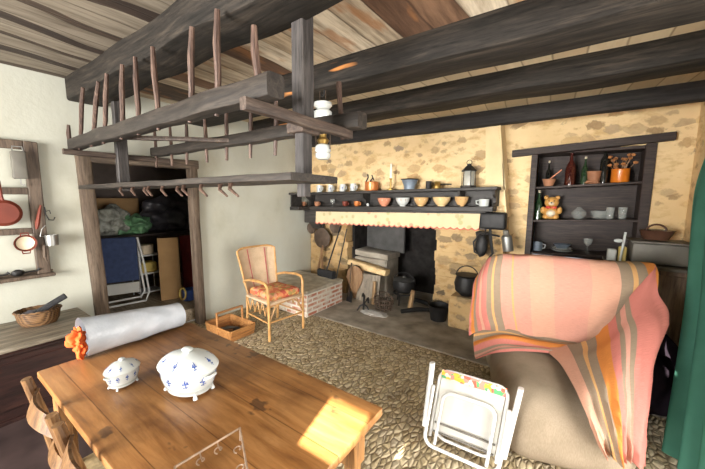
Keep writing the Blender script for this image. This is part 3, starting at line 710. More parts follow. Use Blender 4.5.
# basket and what lies in it
bk = thing('wicker_basket', 'oval brown wicker basket on the chest under the wall rack', 'basket', (-3.50, .56, .55), math.radians(70))
b = MB(); b.lathe([(0, .004), (.105, .004), (.125, .04), (.137, .112), (.143, .116), (.138, .12), (.130, .112), (.115, .045), (0, .012)], n=40, sx=1., sy=.78); b.build('bowl', 'basket', bk)
b = MB(); b.tube([(.139 * math.cos(i * PI / 20), .108 * math.sin(i * PI / 20), .117 + .003 * (i % 2)) for i in range(40)], .008, 6, closed=True); b.build('rim', 'basket', bk)
b = MB(); b.beam((-.07, -.02, .06), (.17, .02, .20), .075, .04, 14, .006, 6, 3, .4)
single(b, 'wooden_paddle', 'bristle', 'dark grey flat wooden piece sticking up out of the wicker basket', 'paddle', (-3.50, .56, .55), math.radians(70))
b = MB(); b.ball((-.02, 0, .085), .07, 3, (1.2, .8, .5), .35, 3., 2)
single(b, 'cloth_bundle', 'greybag', 'dark crumpled cloth bundle lying in the wicker basket', 'cloth', (-3.50, .56, .55), math.radians(70))
# ---------------------------------------------------------------- wall rack with kitchen things
X0 = XL
wf = thing('wall_rack', 'brown wooden kitchen rack frame hung on the white wall at the left edge', 'rack', (X0, .35, .9))
def wb(n, y0, y1, z0, z1, d=.05, m='framewood'):
    b = MB(); b.box((d / 2, (y0 + y1) / 2 - .35, (z0 + z1) / 2 - .9), (d, y1 - y0, z1 - z0), bev=.005); b.build(n, m, wf)
wb('stile', .615, .70, .90, 2.035); wb('stile', -.02, .06, .90, 2.035)
for z0, z1 in ((1.965, 2.035), (1.60, 1.655), (1.27, 1.32)): wb('rail', .06, .615, z0, z1, .045)
wb('shelf', -.04, .72, .895, .925, .09); wb('shelf_lip', -.04, .72, .925, .945, .012)
def hang(name, label, cat, px, py, x=-3.66): 
    p = at(px, py, x=x); return thing(name, label, cat, p)
# lantern-shaped grater
p = at(19, 165, x=-3.67)
g = thing('tin_grater', 'grey tin grater hanging in the top corner of the wall rack', 'grater', p)
b = MB(); b.box((0, 0, .0), (.05, .085, .22), bev=.01, seg=2); b.build('body', 'greymetal', g)
b = MB(); b.tube([(0, -.03, .11), (0, -.028, .145), (0, .028, .145), (0, .03, .11)], .005, 6); b.tube([(0, .0, -.11), (0, .0, -.15), (0, .015, -.165), (0, .02, -.15)], .005, 6); b.build('handle', 'steel', g)
# copper coloured saucepan
p = at(4, 213, x=-3.66)
g = thing('frying_pan', 'round red-brown enamel pan hanging by its handle on the wall rack', 'pan', p)
mxp = Matrix.Rotation(PI / 2, 4, 'Y')
b = MB(); b.lathe([(0, .02), (.075, .02), (.095, .005), (.10, -.03), (.106, -.032), (.103, .008), (.08, .028), (0, .03)], (0, 0, 0), 32, mx=mxp); b.build('pan', 'redenamel', g)
b = MB(); b.tube([(0, 0, .095), (.005, -.005, .14), (.0, -.01, .25)], [.013, .01, .012], 8); b.build('handle', 'redenamel', g)
p = at(25, 243, x=-3.66)
g = thing('gratin_dish', 'small red-rimmed round dish with cream inside hanging under the rack rail', 'dish', p)
b = MB(); b.lathe([(0, 0), (.062, 0), (.078, .028), (.086, .03), (.072, -.012), (0, -.014)], (0, 0, 0), 32, mx=mxp); b.build('rim', 'redenamel', g)
b = MB(); b.lathe([(0, .002), (.055, .002), (.062, .004), (.068, .02), (.066, .018), (0, .004)], (0, 0, 0), 32, mx=mxp); b.build('inside', 'cream', g); g.scale = (.8, .8, .8)
for s_ in (-1, 1):
    b = MB(); b.tube([(.022, -.03, s_ * .078), (.024, -.026, s_ * .105), (.024, .026, s_ * .105), (.022, .03, s_ * .078)], .006, 6); b.build('handle', 'redenamel', g)
p = at(52, 240, x=-3.66)
g = thing('tin_mug', 'small shiny metal mug hanging beside the wall rack', 'mug', p)
b = MB(); b.lathe([(0, -.045), (.042, -.045), (.045, .045), (.043, .045), (.040, -.04), (0, -.04)], n=24); b.build('cup', 'steel', g)
b = MB(); b.tube([(0, -.04, .03), (0, -.07, .04), (0, -.055, .10), (0, -.03, .13)], .004, 6); b.build('handle', 'steel', g)
p = at(40, 217, x=-3.66)
b = MB(); b.tube([(0, .012, .10), (0, .0, .04), (0, -.02, -.06), (0, -.028, -.10)], [.006, .012, .016, .008], 8)
single(b, 'wooden_spatula', 'redenamel', 'red-brown wooden handle hanging on the right stile of the wall rack', 'utensil', p)
p = at(45, 214, x=-3.66)
b = MB(); b.tube([(0, 0, .06), (0, .004, 0), (0, .02, -.05), (0, .05, -.055), (0, .06, -.03)], .005, 6); b.tube([(0, 0, .02), (0, .03, .03), (0, .035, .0)], .004, 6)
single(b, 'iron_hook', 'iron', 'curled black iron hook beside the rack stile above the metal mug', 'hook', p)
p = at(45, 255, x=-3.66)
b = MB(); b.cyl((0, 0, .09), (.0, .0, -.02), .010, .013, 8); b.cyl((0, 0, -.02), (0, .02, -.1), .006, .004, 6)
single(b, 'wooden_brush', 'framewood', 'short brown brush hanging below the metal mug at the rack corner', 'brush', p)
for i, y in enumerate((.14, .22, .31, .40, .50, .58)):
    b = MB(); 
    if i % 2: b.tube([(0, -.05, .028), (0, .03, .03), (0, .05, .045)], [.006, .006, .012], 8)
    else: b.ball((0, 0, .032), .032, 2, (.9, 1.25, .9), .2, 2., i)
    lb = ['dark round lump on the rack bottom shelf, at the photo edge', 'thin dark iron utensil on the rack bottom shelf, first in from the photo edge', 'dark grey lump on the rack bottom shelf left of the middle', 'dark iron utensil lying mid way on the rack bottom shelf', 'dark grey lump on the rack bottom shelf below the round dish', 'dark iron utensil at the right end of the rack bottom shelf'][i]
    single(b, ['iron_weight', 'iron_spoon'][i % 2], 'iron', lb, ['weight', 'spoon'][i % 2], (X0 + .05, y, .925), 0, 'iron things on the rack bottom shelf')
# ---------------------------------------------------------------- hanging bread rack
RX = -1.06
rk = thing('bread_rack', 'long grey wooden peg rack hung from the ceiling beams by a post', 'rack', (-1.14, 1.2, 2.0))
o = V((-1.14, 1.2, 2.0))
def rp(mb, n, m): return mb.build(n, m, rk)
def L3(x, y, z): return V((x, y, z)) - o
b = MB(); b.beam(L3(-3.55, .90, 2.03), L3(-.97, .87, 2.03), .085, .095, 50, .012, 3, 11); rp(b, 'rail', 'rack')
b = MB(); b.beam(L3(-3.5, 1.52, 2.03), L3(-.96, 1.47, 2.015), .085, .085, 50, .012, 3, 12); rp(b, 'rail', 'rack')
b = MB(); b.box(L3(-1.14, 1.2, 2.29), (.078, .085, .66), bev=.006); b.box(L3(-1.14, 1.2, 1.815), (.06, .07, .30), bev=.005); b.box(L3(-1.14, 1.2, 1.635), (.055, .05, .07), bev=.004); rp(b, 'post', 'rackz')
b = MB(); b.box(L3(-3.42, 1.2, 2.13), (.06, .09, .98), bev=.006); rp(b, 'post', 'rackz')
b = MB(); b.beam(L3(-1.06, .785, 1.955), L3(-1.06, 1.50, 1.955), .04, .05, 20, .004, 4, 3); b.box(L3(-1.14, 1.2, 1.94), (.11, .13, .05), bev=.004); rp(b, 'crosspiece', 'rack_brown')
b = MB(); b.beam(L3(-3.45, .80, 1.955), L3(-3.45, 1.62, 1.955), .05, .045, 20, .004, 4, 4); rp(b, 'crosspiece', 'rack_brown')
b = MB(); b.beam(L3(-2.75, .87, 2.01), L3(-2.1, 1.52, 2.02), .04, .03, 20, .004, 4, 5); rp(b, 'crosspiece', 'rack_brown')
pk = random.Random(3)
for bx_, tx_, ty_ in ((69, 70, 125), (79, 84, 83), (91, 100, 82), (103, 108, 66), (121, 124, 64), (138, 137, 57), (158, 154, 40), (189, 194, 28), (216, 219, 3), (258, 256, 27)):
    y = .89; p = at(bx_, 120, y=y)
    r0 = at(bx_, 150 - (bx_ - 68) * .33, y=y); top = at(tx_, ty_, y=y + .01)
    a = L3(r0.x, .89, 1.975); c = L3(top.x, .89, min(top.z, 2.43))
    b = MB(); b.tube([a, a.lerp(c, .35) + V((.004, .004, 0)), a.lerp(c, .7) - V((.004, 0, 0)), c], [.010, .015, .017, .012], 8); rp(b, 'peg', 'peg')
for i in range(8):
    x = -3.42 + i * .29 + pk.uniform(-.03, .03); h = pk.uniform(.24, .36)
    a = L3(x, 1.5, 1.88); c = L3(x + pk.uniform(-.03, .03), 1.5 + pk.uniform(-.02, .02), 2.0 + h)
    b = MB(); b.tube([a, a.lerp(c, .5) + V((.005, 0, 0)), c], [.011, .016, .012], 8); rp(b, 'peg', 'peg')
pt = at(338, 82, y=1.47)
b = MB(); b.tube([L3(-1.10, 1.48, 1.93), L3(pt.x, 1.475, pt.z)], [.012, .016], 8); rp(b, 'peg', 'peg')
b = MB(); b.beam(L3(-3.6, 1.07, 1.668), L3(-.945, 1.075, 1.685), .31, .032, 50, .006, 3, 15, .1); rp(b, 'lower_plank', 'rack')
for i in range(10):
    x = -2.75 + i * .15; b = MB(); y = .95 + .02 * (i % 3)
    b.tube([L3(x, y, 1.665), L3(x + .02, y - .02, 1.635), L3(x + .1, y - .03, 1.60)], [.011, .010, .006], 6); rp(b, 'tine', 'peg')
# ---------------------------------------------------------------- oil lamp
lp = at(323, 150, y=1.99)
la = thing('hanging_oil_lamp', 'white porcelain and brass lamp hanging from the ceiling beam behind the rack post', 'lamp', (lp.x, 1.99, lp.z))
zt = at(323, 103, y=1.99).z - lp.z
b = MB(); b.lathe([(0, -.075), (.04, -.075), (.06, -.06), (.062, -.03), (.052, -.022), (.064, -.01), (.064, .02), (.05, .04), (0, .045)], n=28); b.build('lower_font', 'whiteglaze', la)
b = MB(); b.lathe([(0, zt - .15), (.05, zt - .15), (.07, zt - .12), (.072, zt - .07), (.045, zt - .045), (.06, zt - .035), (.074, zt - .02), (.07, zt), (.03, zt + .01), (0, zt + .012)], n=28); b.build('upper_weight', 'whiteglaze', la)
b = MB(); b.lathe([(0, .045), (.035, .045), (.05, .075), (.028, .10), (.028, .16), (.04, .18), (0, .19)], n=20); b.build('burner', 'brass', la)
top = 2.45 - lp.z
for s_ in (-1, 1):
    b = MB(); b.tube([(s_ * .072, 0, .0), (s_ * .075, 0, .12), (s_ * .07, 0, zt - .1)], .005, 6); b.tube([(s_ * .03, 0, zt), (s_ * .03, 0, top)], .003, 6); b.build('chain', 'rustiron', la)
b = MB(); b.tube([(0, 0, top + .02), (.02, 0, top - .03), (.0, 0, top - .06), (-.02, 0, top - .04)], .006, 6); b.build('hook', 'iron', la)
# ---------------------------------------------------------------- wicker armchair
wc = thing('wicker_armchair', 'golden cane armchair with tall woven back beside the brick hearth bench', 'armchair', (-2.85, 2.47, 0), math.radians(-6.6))
def backfn(u, v, off=0.):
    w = .21 + .055 * v; y = (u - .5) * 2 * w; z = .42 + v * (.545 - .03 * (abs(u - .5) * 2) ** 6)
    return (-.235 - .13 * v - .045 * (1 - (2 * u - 1) ** 2) + off, y, z)
b = MB(); b.grid(backfn, 24, 24, .012); b.build('backrest', 'wicker', wc)
for u0 in (.27, .73):
    b = MB(); b.grid(lambda u, v: backfn(u0 - .014 + u * .028, .03 + v * .94, .004 + .012), 2, 24, .002); b.build('pink_stripe', 'pinkcane', wc)
b = MB(); b.tube([V(backfn(0, i / 10)) for i in range(11)] + [V(backfn(i / 12, 1)) + V((0, 0, .004)) for i in range(1, 12)] + [V(backfn(1, 1 - i / 10)) for i in range(11)], .013, 8); b.build('back_frame', 'cane', wc)
b = MB(); b.box((0, 0, .415), (.50, .47, .035), bev=.015, seg=2); b.build('seat', 'wicker', wc)
for s_ in (-1, 1):
    b = MB(); b.tube([(-.25, s_ * .215, .42), (-.24, s_ * .22, .2), (-.27, s_ * .225, 0)], .016, 8); b.build('leg', 'cane', wc)
    b = MB(); b.tube([(.245, s_ * .24, 0), (.24, s_ * .24, .40), (.235, s_ * .245, .60), (.20, s_ * .25, .645), (.10, s_ * .255, .655), (-.12, s_ * .25, .635), (-.25, s_ * .235, .60), (-.30, s_ * .225, .57)], [.016, .016, .016, .017, .017, .016, .015, .013], 10); b.build('armrest_leg', 'cane', wc)
    b = MB(); b.tube([(-.25, s_ * .22, .20), (.24, s_ * .24, .20)], .010, 8); b.build('stretcher', 'cane', wc)
    b = MB()
    for q in range(4):
        x = -.20 + q * .105; b.tube([(x, s_ * .235, .40), (x + .05, s_ * .235, .27), (x + .10, s_ * .235, .40)], .008, 6)
    b.build('side_brace', 'cane', wc)
b = MB(); b.tube([(.24, -.24, .205), (.24, .24, .205)], .011, 8); b.build('stretcher', 'cane', wc)
b = MB(); b.tube([(-.25, -.22, .18), (-.25, .22, .18)], .011, 8); b.build('stretcher', 'cane', wc)
b = MB(); b.tube([(.242, -.235, .22), (.242, -.16, .36), (.242, -.1, .40), (.242, 0, .405), (.242, .1, .40), (.242, .16, .36), (.242, .235, .22)], .010, 8); b.build('front_brace', 'cane', wc)
b = MB()
b.box((.0, 0, .475), (.45, .43, .085), bev=.038, seg=4)
bmesh.ops.subdivide_edges(b.bm, edges=b.bm.edges[:], cuts=2, use_grid_fill=True)
for v in b.bm.verts: v.co.z += .012 * noise.noise(v.co * 7) + .02 * (1 - (v.co.x / .22) ** 2) * (1 - (v.co.y / .21) ** 2) * (1 if v.co.z > .47 else 0)
single(b, 'seat_cushion', 'cushion', 'orange patterned cushion on the seat of the cane armchair', 'cushion', (-2.84, 2.47, 0), math.radians(-6.6))
# ---------------------------------------------------------------- brick bench
bb = thing('brick_bench', 'low white-mortared brick block against the white wall beside the fireplace', 'brick block', (-3.25, 3.34, 0))
b = MB(); b.box((0, 0, .16), (.97, .80, .32), bev=.01); b.build('brickwork', 'brick', bb)
b = MB(); b.box((0, 0, .34), (.99, .82, .045), bev=.012); b.build('top_slab', 'benchtop', bb)
# ---------------------------------------------------------------- trug
tg = thing('wooden_trug', 'shallow orange wooden trug with a tall hoop handle on the floor by the doorway', 'trug', (-3.16, 2.07, 0), math.radians(0))
b = MB()
for s_ in (-1, 1):
    b.box((s_ * .235, 0, .075), (.016, .32, .13), (0, s_ * .22, 0)); b.box((0, s_ * .155, .075), (.47, .016, .13), (-s_ * .2, 0, 0))
b.box((0, 0, .01), (.44, .29, .014)); b.build('tray', 'trug', tg)
b = MB(); b.box((0, -.165, .15), (.03, .016, .29)); b.box((0, .165, .15), (.03, .016, .29)); b.box((0, 0, .29), (.03, .345, .018)); b.build('handle', 'trug', tg)
b = MB(); b.ball((.1, .03, .055), .055, 2, (1.4, .9, .7), .3, 2, 4)
single(b, 'shoe_brush', 'iron', 'dark lump lying in the right half of the orange trug', 'brush', (-3.16, 2.07, 0))
b = MB(); b.tube([(-.15, -.08, .03), (-.05, .0, .06), (.02, .08, .05)], [.012, .022, .016], 8)
single(b, 'garden_tool', 'greymetal', 'grey tool lying in the left half of the orange trug', 'tool', (-3.16, 2.07, 0))
# ================================================================== store room things
sh = thing('storage_shelf', 'dark plank shelf across the back of the store room', 'shelf', (-5.55, 2.25, .16))
b = MB(); b.box((0, 0, .86), (.85, 2.8, .03)); b.build('shelf_board', 'darkwood', sh)
for y in (-1.3, 1.3):
    b = MB(); b.box((0, y, .422), (.8, .04, .845)); b.build('upright', 'darkwood', sh)
def sp(px, x, z=.161): p = at(px, 260, x=x); return (x, p.y, z)
lo = thing('folded_lounger', 'folded navy blue canvas lounger with white frame in the store room', 'lounger', sp(121, -4.75), math.radians(-20))
b = MB(); b.box((-.03, -.02, .60), (.035, .40, .58), (0, -.1, 0), .01); b.build('canvas', 'bluecloth', lo)
b = MB(); b.box((.0, -.02, .22), (.03, .40, .14), (0, -.1, 0), .008); b.build('lower_canvas', 'whitecloth', lo)
for dx in (0, .05):
    b = MB(); b.tube([(dx - .08, .19, .88), (dx - .03, .20 + dx, .5), (dx, .23 + dx, .15), (dx, .19 + dx, .08 - dx), (dx, -.22, .055 - dx)], .013, 8); b.build('frame_tube', 'whitepaint', lo)
b = MB(); b.box((0, 0, .43), (.03, .25, .86), (0, -.06, 0), .004)
single(b, 'cardboard_sheet', 'cardboard', 'tan cardboard panel standing upright in the store room', 'cardboard', sp(169, -4.5, .165), math.radians(-18))
b = MB(); b.box((0, 0, .42), (.06, .2, .84), (0, -.05, 0), .03, 2)
single(b, 'rolled_cloth', 'redcloth', 'dark red upright roll behind the cardboard panel in the store room', 'cloth roll', sp(188, -4.75, .165))
bu = thing('blue_bucket', 'small blue tub with yellow ring on the store room floor', 'tub', sp(187.5, -4.28), 0)
b = MB(); b.lathe([(0, 0), (.085, 0), (.10, .15), (.094, .15), (.08, .01), (0, .01)], n=24); b.build('tub', 'bluepl', bu)
b = MB(); b.tube([(.0 + .08 * math.cos(i * PI / 10), -.09 + .012 * math.sin(i * PI / 10), .10 + .075 * math.sin(i * PI / 10)) for i in range(20)], .012, 6, closed=True); b.build('ring', 'yellow', bu)
zs = 1.036
def bag(name, m, label, px, x, r, sc, seed):
    b = MB(); b.ball((0, 0, r * sc[2] * .86), r, 5, sc, .42, 2.2, seed)
    for v in b.bm.verts:
        v.co += noise.noise_vector(v.co * 16) * .022 + noise.noise_vector(v.co * 40) * .008; v.co.z = max(v.co.z, 0.002)
    single(b, name, m, label, 'bag', sp(px, x, zs), 0, None, 60)
bag('plastic_bag', 'clearbag', 'crumpled clear plastic bag at the left on the store room shelf', 112, -5.42, .25, (1, .95, .85), 3)
bag('plastic_bag', 'greenbag', 'green plastic bag between the others on the store room shelf', 136, -5.35, .19, (1, 1.15, .75), 7)
bag('plastic_bag', 'greybag', 'big dark grey plastic bag at the right on the store room shelf', 173, -5.50, .34, (.9, 1.3, .82), 5)
b = MB(); b.box((0, 0, .26), (.2, .62, .52)); single(b, 'cardboard_box', 'cardboard', 'brown cardboard box behind the clear bag on the store room shelf', 'box', sp(118, -5.82, zs))
b = MB(); b.box((0, 0, .30), (.03, .42, .6)); single(b, 'pale_board', 'paleblue', 'pale blue-grey board standing behind the dark bag in the store room', 'board', sp(180, -5.90, zs))
rkk = thing('wire_stand', 'pale wire stand with shelves beside the folded lounger in the store room', 'stand', sp(146, -5.0))
for z in (.05, .32, .58):
    b = MB(); b.box((0, 0, z + .012), (.26, .30, .02)); b.build('shelf', 'whitepaint', rkk)
for x in (-.12, .12):
    for y in (-.14, .14):
        b = MB(); b.cyl((x, y, 0), (x, y, .604), .008, .008, 6); b.build('leg', 'whitepaint', rkk)
b = MB(); b.lathe([(0, 0), (.09, 0), (.10, .02), (.10, .12), (.105, .13), (0, .14)], n=24); single(b, 'white_jar', 'cream', 'white lidded jar on top of the wire stand in the store room', 'jar', sp(146, -5.0, .766))
b = MB(); b.box((0, 0, .07), (.2, .22, .14), bev=.02); single(b, 'yellow_bag', 'yellow', 'yellow packet on the middle shelf of the wire stand in the store room', 'packet', sp(146, -5.0, .504))
# ================================================================== fireplace
b = MB(); b.box((0, 0, .0), (.78, .05, .66), bev=.01)
single(b, 'iron_fireback', 'greyiron', 'large sooty grey iron plate at the back of the fireplace', 'fireback', (-2.57, 4.66, 1.02))
lg = thing('stone_ledge', 'low stone ledge with a worn capstone at the left in the fireplace', 'ledge', (-2.58, 4.42, 0))
b = MB(); b.beam((-.42, .06, .70), (.30, .06, .66), .44, .09, 20, .012, 3, 4); b.build('capstone', 'slab', lg)
b = MB(); b.box((-.05, .06, .31), (.66, .44, .62), bev=.02); b.build('block', 'slab', lg)
b = MB()
b.beam((-.34, -.27, .55), (.36, -.27, .46), .16, .10, 20, .02, 5, 6); b.build('mortared_edge', 'stone', lg)
b = MB()
b.beam((0, 0, 0), (.0, .05, .42), .40, .04, 10, .012, 4, 2, .1); single(b, 'grey_board', 'greyboard', 'ash-grey wide board standing in front of the stone ledge in the fireplace', 'board', (-2.47, 3.99, 0), math.radians(8))
bl = thing('bellows', 'old brown wooden bellows leaning between the brick block and the fireplace', 'bellows', (-2.68, 3.96, 0), math.radians(15))
def outline(k): return [(k * (x), 0, z) for x, z in ((.02, .03), (.035, .12), (.10, .25), (.135, .36), (.12, .46), (.06, .53), (0, .545), (-.06, .53), (-.12, .46), (-.135, .36), (-.10, .25), (-.035, .12), (-.02, .03))]
for y in (-.03, .03):
    b = MB(); b.prism(outline(1), (0, y - .007, 0), (0, y + .007, 0), .002); b.build('side_board', 'brownstick', bl)
b = MB(); b.prism(outline(.93), (0, -.022, 0), (0, .022, 0)); b.build('leather', 'rustiron', bl)
b = MB(); b.cyl((0, 0, .08), (0, 0, 0), .018, .008, 8); b.build('nozzle', 'iron', bl)
bpx = [('fire_shovel', 'iron fire shovel leaning by the end of the brick block', -2.72, 3.80, .0)]
sv = thing('fire_shovel', 'iron fire shovel leaning by the end of the brick block', 'shovel', (-2.69, 3.80, 0), math.radians(-12))
b = MB(); b.tube([(0, .0, .09), (-.01, .05, .5), (-.02, .07, .60)], [.008, .007, .012], 8); b.build('handle', 'rustiron', sv)
b = MB(); b.prism([(-.06, 0, .002), (.06, 0, .002), (.05, .03, .13), (.0, .035, .16), (-.05, .03, .13)], (0, -.004, 0), (0, .004, 0)); b.build('blade', 'iron', sv)
# cooking pot on trivet
tv = thing('iron_trivet', 'three-legged iron trivet under the black pot in the fireplace', 'trivet', (-1.98, 4.25, 0))
b = MB(); b.tube([(.15 * math.cos(i * PI / 12), .15 * math.sin(i * PI / 12), .165) for i in range(24)], .012, 6, closed=True); b.build('ring', 'iron', tv)
for a in (30, 150, 270):
    b = MB(); x, y = .15 * math.cos(math.radians(a)), .15 * math.sin(math.radians(a)); b.tube([(x, y, .165), (x * 1.1, y * 1.1, .0)], .010, 6); b.build('leg', 'iron', tv)
po = thing('cooking_pot', 'round black lidded iron pot standing on the trivet in the fireplace', 'pot', (-1.98, 4.25, .177))
b = MB(); b.lathe([(0, 0), (.10, .0), (.16, .05), (.175, .12), (.165, .18), (.172, .19), (0, .19)], n=32); b.build('pot', 'iron', po)
b = MB(); b.lathe([(.172, .192), (.12, .215), (.03, .225), (.02, .245), (0, .25)], n=32); b.build('lid', 'greyiron', po)
b = MB(); b.tube([(.17 * math.cos(i * PI / 12), 0, .17 + .13 * math.sin(i * PI / 12)) for i in range(13)], .007, 6); b.build('bail_handle', 'iron', po)
b = MB(); b.tube([(0, 0, 0), (.01, .01, .12), (.03, .04, .30)], [.035, .035, .028], 8)
single(b, 'split_log', 'logwood', 'pale split log standing on end right of the black pot', 'log', (-1.76, 3.98, 0))
b = MB(); b.tube([(0, 0, 0), (.0, .02, .14), (-.01, .05, .34)], [.03, .03, .024], 8)
single(b, 'wooden_stake', 'logwood', 'pale wooden stake leaning on the grey board in the fireplace', 'stake', (-2.33, 3.93, 0))
an = thing('wire_basket', 'low grey iron log basket in front of the black pot', 'log basket', (-2.08, 3.80, 0))
b = MB()
for z, r in ((.05, .12), (.11, .14), (.17, .15)): b.tube([(r * math.cos(i * PI / 12), r * .8 * math.sin(i * PI / 12), z) for i in range(24)], .007, 6, closed=True)
for i in range(12): a = i * PI / 6; b.tube([(.11 * math.cos(a), .09 * math.sin(a), .008), (.15 * math.cos(a), .12 * math.sin(a), .175)], .006, 6)
b.build('basket', 'rustiron', an)
b = MB(); b.tube([(.15 * math.cos(i * PI / 12), 0, .17 + .10 * math.sin(i * PI / 12)) for i in range(13)], .007, 6); b.build('handle', 'rustiron', an)
ad = thing('andiron', 'black iron firedog with a curled front beside the log basket', 'firedog', (-2.30, 3.62, 0), math.radians(20))
b = MB(); b.tube([(0, -.02, .0), (.0, -.02, .10), (.01, -.02, .22), (.0, -.05, .26), (0, -.08, .23)], .014, 8); b.tube([(0, -.02, .09), (0, .30, .09), (0, .32, 0)], .012, 6); b.tube([(-.09, -.03, 0), (-.05, -.02, .07), (0, -.02, .10), (.05, -.02, .07), (.09, -.03, 0)], .012, 6); b.build('dog', 'iron', ad)
b = MB(); b.ball((0, 0, .0), .14, 3, (1.5, .8, .22), .3, 4, 3)
for v in b.bm.verts: v.co.z = max(v.co.z, .001)
single(b, 'ash_heap', 'ash', 'pale heap of ash on the hearth in front of the log basket', 'ash', (-2.12, 3.60, .003))
for (x, y, a, l, lb) in ((-1.62, 3.98, 40, .5, 'dark charred branch lying right of the pale split log'), (-1.68, 4.3, -25, .6, 'dark charred branch lying behind the pale split log')):
    b = MB(); b.tube([(-l / 2, 0, .035), (0, .03, .05), (l / 2, 0, .035)], [.03, .034, .022], 8); single(b, 'charred_branch', 'iron', lb, 'branch', (x, y, 0), math.radians(a))
pk_ = thing('black_bucket', 'black iron bucket at the foot of the right fireplace jamb', 'bucket', (-1.32, 3.92, 0))
b = MB(); b.lathe([(0, 0), (.10, 0), (.135, .2), (.14, .205), (.128, .2), (.095, .012), (0, .012)], n=28); b.build('bucket', 'iron', pk_)
b = MB(); b.tube([(.136 * math.cos(i * PI / 12), 0, .2 - .06 * math.sin(i * PI / 12) * -1) for i in range(13)], .006, 6); b.build('handle', 'iron', pk_)
ct = at(470, 283, y=3.93)
ck = thing('black_cauldron', 'black iron cauldron standing on the stone block right of the fireplace', 'cauldron', (-.98, 3.92, .40))
b = MB(); b.lathe([(0, 0), (.07, 0), (.135, .06), (.15, .15), (.125, .24), (.14, .26), (.13, .262), (0, .25)], n=28); b.build('pot', 'iron', ck)
b = MB(); b.tube([(.13 * math.cos(i * PI / 12), 0, .25 + .12 * math.sin(i * PI / 12)) for i in range(13)], .007, 6); b.build('bail_handle', 'iron', ck)
sb = MB(); sb.box((0, 0, .2), (.46, .34, .40), bev=.02); single(sb, 'stone_block', 'stone_jamb', 'rough stone block under the black cauldron right of the fireplace', 'stone block', (-.92, 3.93, 0))
# long handled waffle irons and tools at the left jamb
def irons(px, py, r, x1, label, y=3.99):
    p = at(px, py, y=y); g = thing('waffle_iron', label, 'waffle iron', (p.x, y, p.z))
    b = MB(); b.lathe([(0, .014), (r * .9, .014), (r, .008), (r, -.008), (r * .9, -.014), (0, -.014)], (0, 0, 0), 32, mx=Matrix.Rotation(PI / 2, 4, 'X')); b.build('disc', 'rustiron', g)
    return g, p
g, p = irons(322, 238, .17, 0, 'largest dark round iron of the three by the left fireplace jamb, on crossed wooden handles')
zf = .365
for s_ in (-1, 1):
    b = MB(); b.tube([(-s_ * .03, .012 * s_, -.12), (s_ * .05, -.05, zf - p.z)], [.016, .022], 8); b.build('handle', 'brownstick', g)
b = MB(); b.tube([(0, .0, .15), (.0, .02, .22)], .008, 6); b.build('hanger', 'iron', g)
for px, py, lb in ((312, 228, 'small dark round skimmer left of the largest round iron, against the white wall'), (335, 227, 'small dark round skimmer right of the largest round iron')):
    p = at(px, py, y=4.03); g = thing('skimmer', lb, 'skimmer', (p.x, 4.03, p.z))
    b = MB(); b.lathe([(0, .0), (.09, .004), (.10, .012), (.098, .018), (.085, .01), (0, .006)], (0, 0, 0), 28, mx=Matrix.Rotation(PI / 2, 4, 'X')); b.build('disc', 'rustiron', g)
    b = MB(); b.tube([(0, 0, .09), (.0, .01, 1.20 - p.z)], .009, 6); b.build('handle', 'iron', g)
p = at(340, 262, y=3.93)
br = thing('hearth_brush', 'black hearth broom with long thin handle standing on the brick block', 'broom', (-3.02, 3.66, .365))
b = MB(); b.beam((-.15, 0, .06), (.15, 0, .05), .08, .12, 12, .012, 9, 3, .3); b.build('bristles', 'bristle', br)
b = MB(); b.tube([(0, 0, .10), (.03, .15, .45), (.05, .30, .78)], .011, 8); b.build('handle', 'iron', br)
b = MB(); b.tube([(0, 0, 0), (.04, .22, .75)], .009, 8); single(b, 'poker', 'iron', 'thin black poker standing beside the hearth broom on the brick block', 'poker', (-2.86, 3.70, .365))
# things hanging under the right end of the mantel
p = at(492, 212, y=3.93)
b = MB(); b.box((0, 0, 0), (.29, .16, .20), bev=.03, seg=3); single(b, 'iron_box', 'iron', 'black iron box hanging at the right end of the mantel', 'box', (p.x + .01, 3.97, 1.34))
la_ = at(485, 238, y=3.90)
ld = thing('iron_ladle', 'cluster of black iron pot hooks and ladle hanging under the mantel right end', 'ladle', (la_.x, 3.93, la_.z))
b = MB(); b.tube([(.02, 0, .28), (.0, 0, .12), (-.02, 0, .02)], .010, 8); b.ball((-.04, -.01, -.10), .10, 3, (.7, .5, 1.35), .15, 3, 2); b.build('ladle', 'iron', ld)
b = MB(); b.tube([(.03, 0, .25), (.06, -.02, .0), (.09, -.02, -.18), (.04, -.02, -.26)], [.012, .018, .014, .008], 8); b.tube([(-.06, 0, .04), (-.13, -.02, -.06), (-.11, -.03, -.18), (-.06, -.03, -.2)], .011, 8); b.tube([(.0, -.02, .05), (.16, -.03, .03)], .012, 6); b.build('hook', 'iron', ld)
p = at(507, 242, y=4.02)
fl = thing('metal_flask', 'pale metal flask hanging on the stone wall right of the mantel', 'flask', (p.x, 4.03, p.z))
b = MB(); b.lathe([(0, -.11), (.055, -.11), (.058, -.10), (.058, .06), (.035, .085), (.03, .10), (0, .10)], n=24); b.build('body', 'steel', fl)
b = MB(); b.lathe([(0, .10), (.032, .10), (.032, .135), (.02, .145), (0, .147)], n=20); b.build('cap', 'greymetal', fl)
fl.rotation_euler = (0, math.radians(-10), 0)
